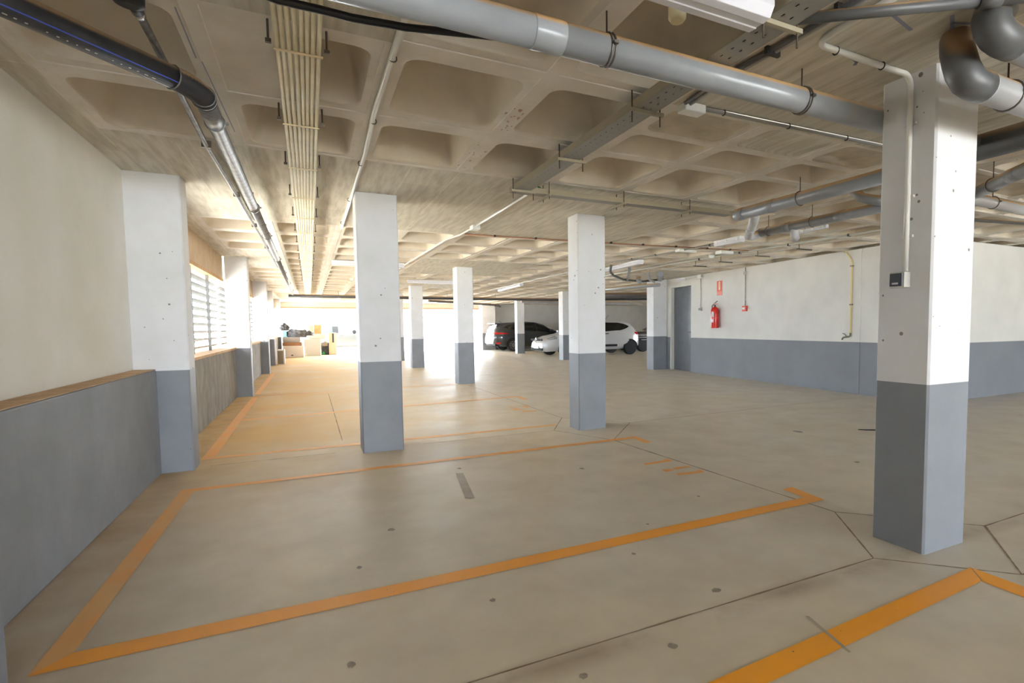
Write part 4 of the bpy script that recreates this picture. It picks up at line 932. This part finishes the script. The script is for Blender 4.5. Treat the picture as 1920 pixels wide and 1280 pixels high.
# --- white hatchback, nose to the left
def wh_extra(t, W_, side_y, patch, sec):
    L_ = 4.95
    patch('front_door', 2.25, 3.35, lambda x: 0.42, lambda x: 0.50, 'arch', t, -1, 0.010)           # black lower moulding
    patch('rear_door', 1.35, 2.25, lambda x: 0.40, lambda x: 0.50, 'arch', t, -1, 0.010)
    MB().tube([W_(2.0, -1.02, 0.98), W_(1.82, -1.02, 0.985)], 0.018, 8).build('door_handle', 'arch', t)
    for sd in (-1, 1):
        patch('tail_lamp', 0.02, 0.36, lambda x: 0.93, lambda x: 1.03+x*0.1, 'redlens', t, sd, 0.012, 6, 3)
        patch('headlamp', 4.36, 4.72, lambda x: 0.78-(x-4.36)*0.10, lambda x: 0.93-(x-4.36)*0.38, 'clearlens', t, sd, 0.012, 6, 3)
        MB().obox(W_(3.38, sd*1.06, 1.10), (1, 0, 0), (0, 1, 0), (0, 0, 1), 0.09, 0.07, 0.06).build('door_mirror', 'carwhite', t, bevel=0.03)
    # nose: grille bar, emblem, lower intake, plate
    MB().obox(W_(4.955, 0, 0.745), (1, 0, 0), (0, 1, 0), (0, 0, 1), 0.02, 0.66, 0.045).build('grille', 'arch', t, bevel=0.01)
    MB().obox(W_(4.965, 0, 0.33), (1, 0, 0), (0, 1, 0), (0, 0, 1), 0.02, 0.68, 0.06).build('lower_intake', 'arch', t, bevel=0.01)
    MB().obox(W_(4.985, 0, 0.42), (1, 0, 0), (0, 1, 0), (0, 0, 1), 0.01, 0.27, 0.055).build('number_plate', 'plate', t)
    dz = 0.115; dy = 0.085; x_ = L_+0.03
    em = MB()
    P = [Vector(W_(x_, 0, 0.745+dz)), Vector(W_(x_, dy, 0.745)), Vector(W_(x_, 0, 0.745-dz)), Vector(W_(x_, -dy, 0.745))]
    em.tube(P+[P[0]], 0.017, 6); em.build('diamond_emblem', 'chrome', t)
    MB().tube([W_(1.55, 0, 1.54), W_(1.22, 0, 1.86)], 0.006, 6).build('roof_aerial', 'arch', t)
TW = dict(bot=[(0, 0.40), (0.25, 0.30), (0.6, 0.26), (4.3, 0.24), (4.8, 0.22), (4.95, 0.30)],
          belt=[(0, 0.70), (0.06, 0.98), (0.35, 1.08), (1.0, 1.12), (2.2, 1.05), (3.3, 0.99), (3.75, 0.97), (4.3, 0.90), (4.75, 0.76), (4.92, 0.62), (4.95, 0.55)],
          roof=[(0, 0.72), (0.06, 1.02), (0.28, 1.30), (0.52, 1.48), (0.9, 1.53), (1.7, 1.58), (2.4, 1.56), (2.85, 1.46), (3.4, 1.18), (3.75, 1.0), (4.3, 0.92), (4.75, 0.78), (4.95, 0.57)],
          half=[(0, 0.70), (0.12, 0.86), (0.5, 0.97), (1.2, 1.0), (3.9, 1.0), (4.5, 0.92), (4.8, 0.80), (4.95, 0.62)],
          rhalf=[(0, 0.60), (0.3, 0.66), (0.9, 0.74), (2.4, 0.76), (3.0, 0.74), (3.7, 0.82), (4.95, 0.55)])
wlo = [(0.62, 1.31), (0.85, 1.20), (1.2, 1.13), (2.2, 1.08), (3.2, 1.02), (3.5, 1.02)]
whi = [(0.62, 1.32), (0.85, 1.43), (1.2, 1.49), (2.2, 1.50), (2.7, 1.43), (3.2, 1.22), (3.5, 1.03)]
car('white hatchback with a diamond badge parked behind the right of centre pillar', 'car', (14.02, 22.3), -1, 4.95, 2.0, TW, 'carwhite',
    [(0.62, 2.28, wlo, whi, 'glass'), (2.33, 3.45, wlo, whi, 'glass')], (0.62, 3.95), 0.335, None, wh_extra)
# --- dark blue hatchback, tail to the left
def dk_extra(t, W_, side_y, patch, sec):
    for sd in (-1, 1):
        patch('tail_lamp', 0.06, 0.78, lambda x: 0.93+x*0.02, lambda x: 1.06-x*0.07, 'redlens', t, sd, 0.014, 8, 3)
    MB().obox(W_(0.035, 0, 0.98), (1, 0, 0), (0, 1, 0), (0, 0, 1), 0.01, 0.62, 0.035).build('tail_lamp', 'redlens', t)
    MB().obox(W_(0.0, 0, 0.62), (1, 0, 0), (0, 1, 0), (0, 0, 1), 0.012, 0.28, 0.06).build('number_plate', 'plate', t)
    patch('rear_reflector', 0.12, 0.36, lambda x: 0.42, lambda x: 0.50, 'redlens', t, -1, 0.012, 4, 2)
    m = MB(); m.obox(W_(0.30, 0, 1.515), (1, 0, 0), (0, 1, 0), (0, 0, 1), 0.16, 0.66, 0.018); m.build('roof_spoiler', 'cardark', t, bevel=0.01)
    m = MB(); m.add([W_(0.30, -0.55, 1.47), W_(0.30, 0.55, 1.47), W_(0.085, 0.62, 1.14), W_(0.085, -0.62, 1.14)], [(0, 1, 2, 3)]); m.build('rear_window', 'glass', t, fix=False)
    MB().tube([W_(0.75, 0, 1.58), W_(0.60, 0, 1.66)], 0.010, 6).build('roof_aerial', 'arch', t)
    MB().obox(W_(3.30, -1.06, 1.12), (1, 0, 0), (0, 1, 0), (0, 0, 1), 0.10, 0.08, 0.07).build('door_mirror', 'cardark', t, bevel=0.03)
    MB().tube([W_(2.0, -1.015, 1.0), W_(2.2, -1.015, 1.0)], 0.016, 8).build('door_handle', 'cardark', t)
    for z in (0.36,): MB().obox(W_(0.25, 0, z), (1, 0, 0), (0, 1, 0), (0, 0, 1), 0.15, 0.80, 0.05).build('rear_diffuser', 'arch', t, bevel=0.02)
TD = dict(bot=[(0, 0.42), (0.25, 0.34), (0.6, 0.27), (4.6, 0.25), (5.0, 0.32)],
          belt=[(0, 0.72), (0.05, 0.98), (0.3, 1.10), (1.0, 1.14), (2.4, 1.07), (3.5, 1.0), (3.9, 0.97), (4.5, 0.88), (4.9, 0.74), (5.0, 0.6)],
          roof=[(0, 0.74), (0.05, 1.05), (0.25, 1.40), (0.45, 1.53), (0.9, 1.58), (1.8, 1.63), (2.4, 1.60), (2.9, 1.48), (3.5, 1.18), (3.9, 1.0), (4.5, 0.90), (5.0, 0.62)],
          half=[(0, 0.72), (0.12, 0.88), (0.5, 0.98), (1.2, 1.0), (4.0, 1.0), (4.6, 0.92), (5.0, 0.66)],
          rhalf=[(0, 0.62), (0.3, 0.66), (0.9, 0.73), (2.4, 0.76), (3.1, 0.74), (3.9, 0.82), (5.0, 0.55)])
dlo = [(0.55, 1.34), (0.9, 1.20), (1.4, 1.16), (2.4, 1.10), (3.3, 1.03), (3.6, 1.03)]
dhi = [(0.55, 1.36), (0.9, 1.47), (1.4, 1.53), (2.4, 1.53), (2.9, 1.38), (3.3, 1.20), (3.6, 1.04)]
car('dark blue hatchback parked by the back wall, red tail lamp towards the daylit opening', 'car', (8.85, 28.75), 1, 5.0, 2.0, TD, 'cardark',
    [(0.55, 1.55, dlo, dhi, 'glass'), (1.60, 2.45, dlo, dhi, 'glass'), (2.5, 3.5, dlo, dhi, 'glass')], (1.08, 4.0), 0.345, 'rim', dk_extra)
# --- black car glimpsed behind the white one
def bk_extra(t, W_, side_y, patch, sec):
    for z in (0.86, 0.74, 0.62): MB().obox(W_(5.0, 0, z), (1, 0, 0), (0, 1, 0), (0, 0, 1), 0.015, 0.85, 0.022).build('grille_bar', 'galv', t)
    for z in (0.86, 0.74, 0.62): patch('chrome_trim', 3.6, 4.9, lambda x, z=z: z-0.02, lambda x, z=z: z+0.02, 'galv', t, -1, 0.012)
TB = dict(TD); TB['half'] = [(0, 0.72), (0.12, 0.88), (0.5, 0.98), (4.4, 1.0), (4.8, 0.96), (5.0, 0.9)]
TB['belt'] = [(0, 0.72), (0.05, 0.98), (0.3, 1.10), (1.0, 1.10), (3.5, 1.06), (4.6, 1.03), (4.95, 0.98), (5.0, 0.9)]
TB['roof'] = [(0, 0.74), (0.05, 1.05), (0.25, 1.40), (0.9, 1.55), (2.4, 1.55), (3.4, 1.1), (4.6, 1.04), (5.0, 0.92)]
car('black car with pale horizontal trim glimpsed between the white hatchback and the block corner', 'car', (19.7, 24.2), -1, 5.0, 2.0, TB, 'carblack',
    [(0.9, 2.4, dlo, dhi, 'glass')], (1.0, 4.35), 0.335, None, bk_extra)
# --- pale car outside in the daylight
def out_extra(t, W_, side_y, patch, sec):
    m = MB(); m.ring(W_(3.02, -1.12, 1.13), (0, 1, 0), 0.085, 0.035, 14); m.obox(W_(3.02, -1.12, 1.13), (1, 0, 0), (0, 1, 0), (0, 0, 1), 0.09, 0.06, 0.06); m.build('door_mirror', 'arch', t, bevel=0.01)
    patch('door_seam', 1.88, 2.20, lambda x: 1.08, lambda x: 1.47, 'arch', t, -1, 0.014, 2, 4)
    MB().tube([W_(2.25, -1.01, 0.98), W_(2.45, -1.01, 0.98)], 0.016, 8).build('door_handle', 'galv', t)
olo = [(0.95, 1.12), (1.4, 1.09), (2.4, 1.06), (3.1, 1.02)]
ohi = [(0.95, 1.30), (1.4, 1.46), (2.3, 1.48), (2.7, 1.32), (3.1, 1.04)]
car('pale car standing outdoors in the sunlight beyond the opening, behind the stored junk', 'car', (-0.72, 34.4), 1, 4.9, 2.0, TD, 'carout',
    [(1.35, 1.88, olo, ohi, 'greenglass'), (2.20, 3.05, olo, ohi, 'diff')], (1.0, 3.95), 0.335, 'rim', out_extra)

# ================================================================= STORED JUNK AT THE FAR LEFT
def jbox(name, label, cat, x0, x1, y0, y1, z0, z1, mat, bev=0.01, parts=None):
    t = thing(name, label, cat, ((x0+x1)/2, (y0+y1)/2, z0))
    MB().box(x0, x1, y0, y1, z0, z1).build('body', mat, t, bevel=bev)
    for nm, a, mt in (parts or []): MB().box(*a).build(nm, mt, t, bevel=0.004)
    return t
jbox('small_cabinet', 'small tan cabinet with pale sides at the foot of a left pillar', 'cabinet', -1.10, -0.86, 22.95, 23.45, 0, 0.55, 'offwhite', 0.008,
     [('door_panel', (-1.085, -0.905, 22.935, 22.95, 0.02, 0.50), 'tan')])
jbox('drawer_unit', 'long white drawer unit lying at the left behind the small tan cabinet', 'drawer unit', -1.12, -0.27, 27.9, 28.6, 0, 0.55, 'offwhite', 0.01,
     [('drawer_front', (-1.10, -0.29, 27.885, 27.9, 0.28, 0.53), 'offwhite'), ('drawer_front', (-1.10, -0.29, 27.885, 27.9, 0.02, 0.26), 'offwhite'), ('drawer_handle', (-0.78, -0.70, 27.86, 27.885, 0.10, 0.14), 'arch')])
tag(MB().box(-1.13, -0.33, 27.92, 28.55, 0.551, 0.70).build('brown_board', 'wood', bevel=0.01), 'brown board lying on the long white drawer unit', 'board')
jbox('kitchen_appliance', 'grey white kitchen appliance in the middle of the stored junk', 'appliance', -0.25, 0.47, 29.3, 30.0, 0, 0.83, 'appl', 0.015,
     [('door_panel', (-0.12, 0.45, 29.285, 29.3, 0.05, 0.80), 'appl')])
jbox('black_cabinet', 'low black cabinet right of the kitchen appliance', 'cabinet', 0.50, 0.90, 30.1, 30.6, 0, 0.62, 'darkcloth')
jbox('computer_tower', 'tall beige machine with a dark front strip at the right of the junk', 'machine', 0.86, 1.20, 29.9, 30.4, 0, 1.12, 'beige', 0.012,
     [('dark_strip', (1.02, 1.10, 29.885, 29.9, 0.62, 1.08), 'switch'), ('front_panel', (0.92, 1.15, 29.885, 29.9, 0.03, 0.56), 'beige')])
jbox('cardboard_box', 'upright brown cardboard box on top of the kitchen appliance', 'box', 0.21, 0.53, 29.45, 29.9, 1.07, 1.52, 'card', 0.008)
jbox('cardboard_box', 'pale cardboard box left of the upright brown one', 'box', -0.02, 0.20, 29.45, 29.9, 1.07, 1.50, 'cardpale', 0.008)
jbox('plastic_crate', 'white crate under the cardboard boxes on the appliance', 'crate', -0.05, 0.56, 29.4, 29.95, 0.831, 1.069, 'offwhite', 0.015)
jbox('teal_crate', 'teal plastic crate at the left of the dark heap', 'crate', -1.10, -0.93, 28.0, 28.4, 0.95, 1.25, 'teal')
jbox('support_box', 'grey storage box under the dark heap', 'box', -1.11, -0.40, 27.95, 28.5, 0.701, 0.949, 'bag', 0.02)
jbox('white_box', 'white box standing on top of the dark heap', 'box', -0.57, -0.23, 28.05, 28.4, 1.255, 1.50, 'offwhite')
def heap(name, label, cat, cx, cy, cz, rx, ry, rz, mat, seed=1):
    bm = bmesh.new(); bmesh.ops.create_icosphere(bm, subdivisions=4, radius=1.0); rnd = random.Random(seed)
    ph = [rnd.uniform(0, 6.28) for _ in range(6)]
    for v in bm.verts:
        k = 1+0.10*math.sin(5*v.co.x+ph[0])*math.cos(4*v.co.y+ph[1])+0.08*math.sin(9*v.co.z+ph[2]+6*v.co.x)+0.05*math.sin(14*v.co.x+ph[3])
        z = v.co.z*k*rz
        v.co = Vector((cx+v.co.x*k*rx, cy+v.co.y*k*ry, cz+max(z, -rz*0.45)))
    me = bpy.data.meshes.new(name); bm.to_mesh(me); bm.free()
    for p in me.polygons: p.use_smooth = True
    me.materials.append(MAT[mat]); o = bpy.data.objects.new(name, me); COL.objects.link(o)
    return tag(o, label, cat)
heap('sheet_heap', 'crumpled dark grey sheeting heaped on the stored boxes', 'sheeting', -0.52, 28.2, 1.06, 0.46, 0.26, 0.27, 'sheet', 3)
heap('plastic_bundle', 'black bundle at the right end of the dark heap', 'bundle', -0.04, 28.2, 1.08, 0.22, 0.22, 0.15, 'darkcloth', 5)
heap('plastic_bundle', 'tall dark bundle leaning on the far left pillar above the teal crate', 'bundle', -1.0, 28.2, 1.36, 0.20, 0.2, 0.24, 'darkcloth', 8)
heap('cloth_bag', 'grey cloth bag hanging at the front of the black cabinet', 'bag', 0.68, 30.0, 0.52, 0.14, 0.08, 0.16, 'bag', 11)
heap('white_cloth', 'white crumpled cloth draped between the appliance and the beige machine', 'cloth', 0.62, 29.75, 0.93, 0.14, 0.12, 0.14, 'offwhite', 12)
heap('green_bottle', 'small bright green object on the floor by the black cabinet', 'bottle', 0.60, 29.9, 0.07, 0.05, 0.05, 0.10, 'green', 13)

# ================================================================= OUTSIDE
t = tag(MB().box(8.2, 8.36, 31.6, 31.75, -0.02, 2.25).build('gate_post', 'postgrey', bevel=0.01), 'dark grey gate post in the glare at the right of the daylit opening', 'post')
def hedge(label, x0, x1, y0, y1, z1, n):
    m = MB()
    for i in range(n):
        c_ = Vector((random.uniform(x0, x1), random.uniform(y0, y1), random.uniform(0, z1)*(0.8+0.2*random.random())))
        u = Vector((random.uniform(-1, 1), random.uniform(-1, 1), random.uniform(-1, 1))).normalized(); v = u.orthogonal().normalized(); a = random.uniform(0.06, 0.13)
        m.add([c_-u*a, c_+v*a*0.5, c_+u*a, c_-v*a*0.5], [(0, 1, 2, 3)])
    o = m.build('hedge', 'leaf', fix=False); return tag(o, label, 'hedge')
hedge('green hedge outdoors seen between the louvres of the first window', -5.2, -4.0, 7.0, 26.0, 1.35, 5200)
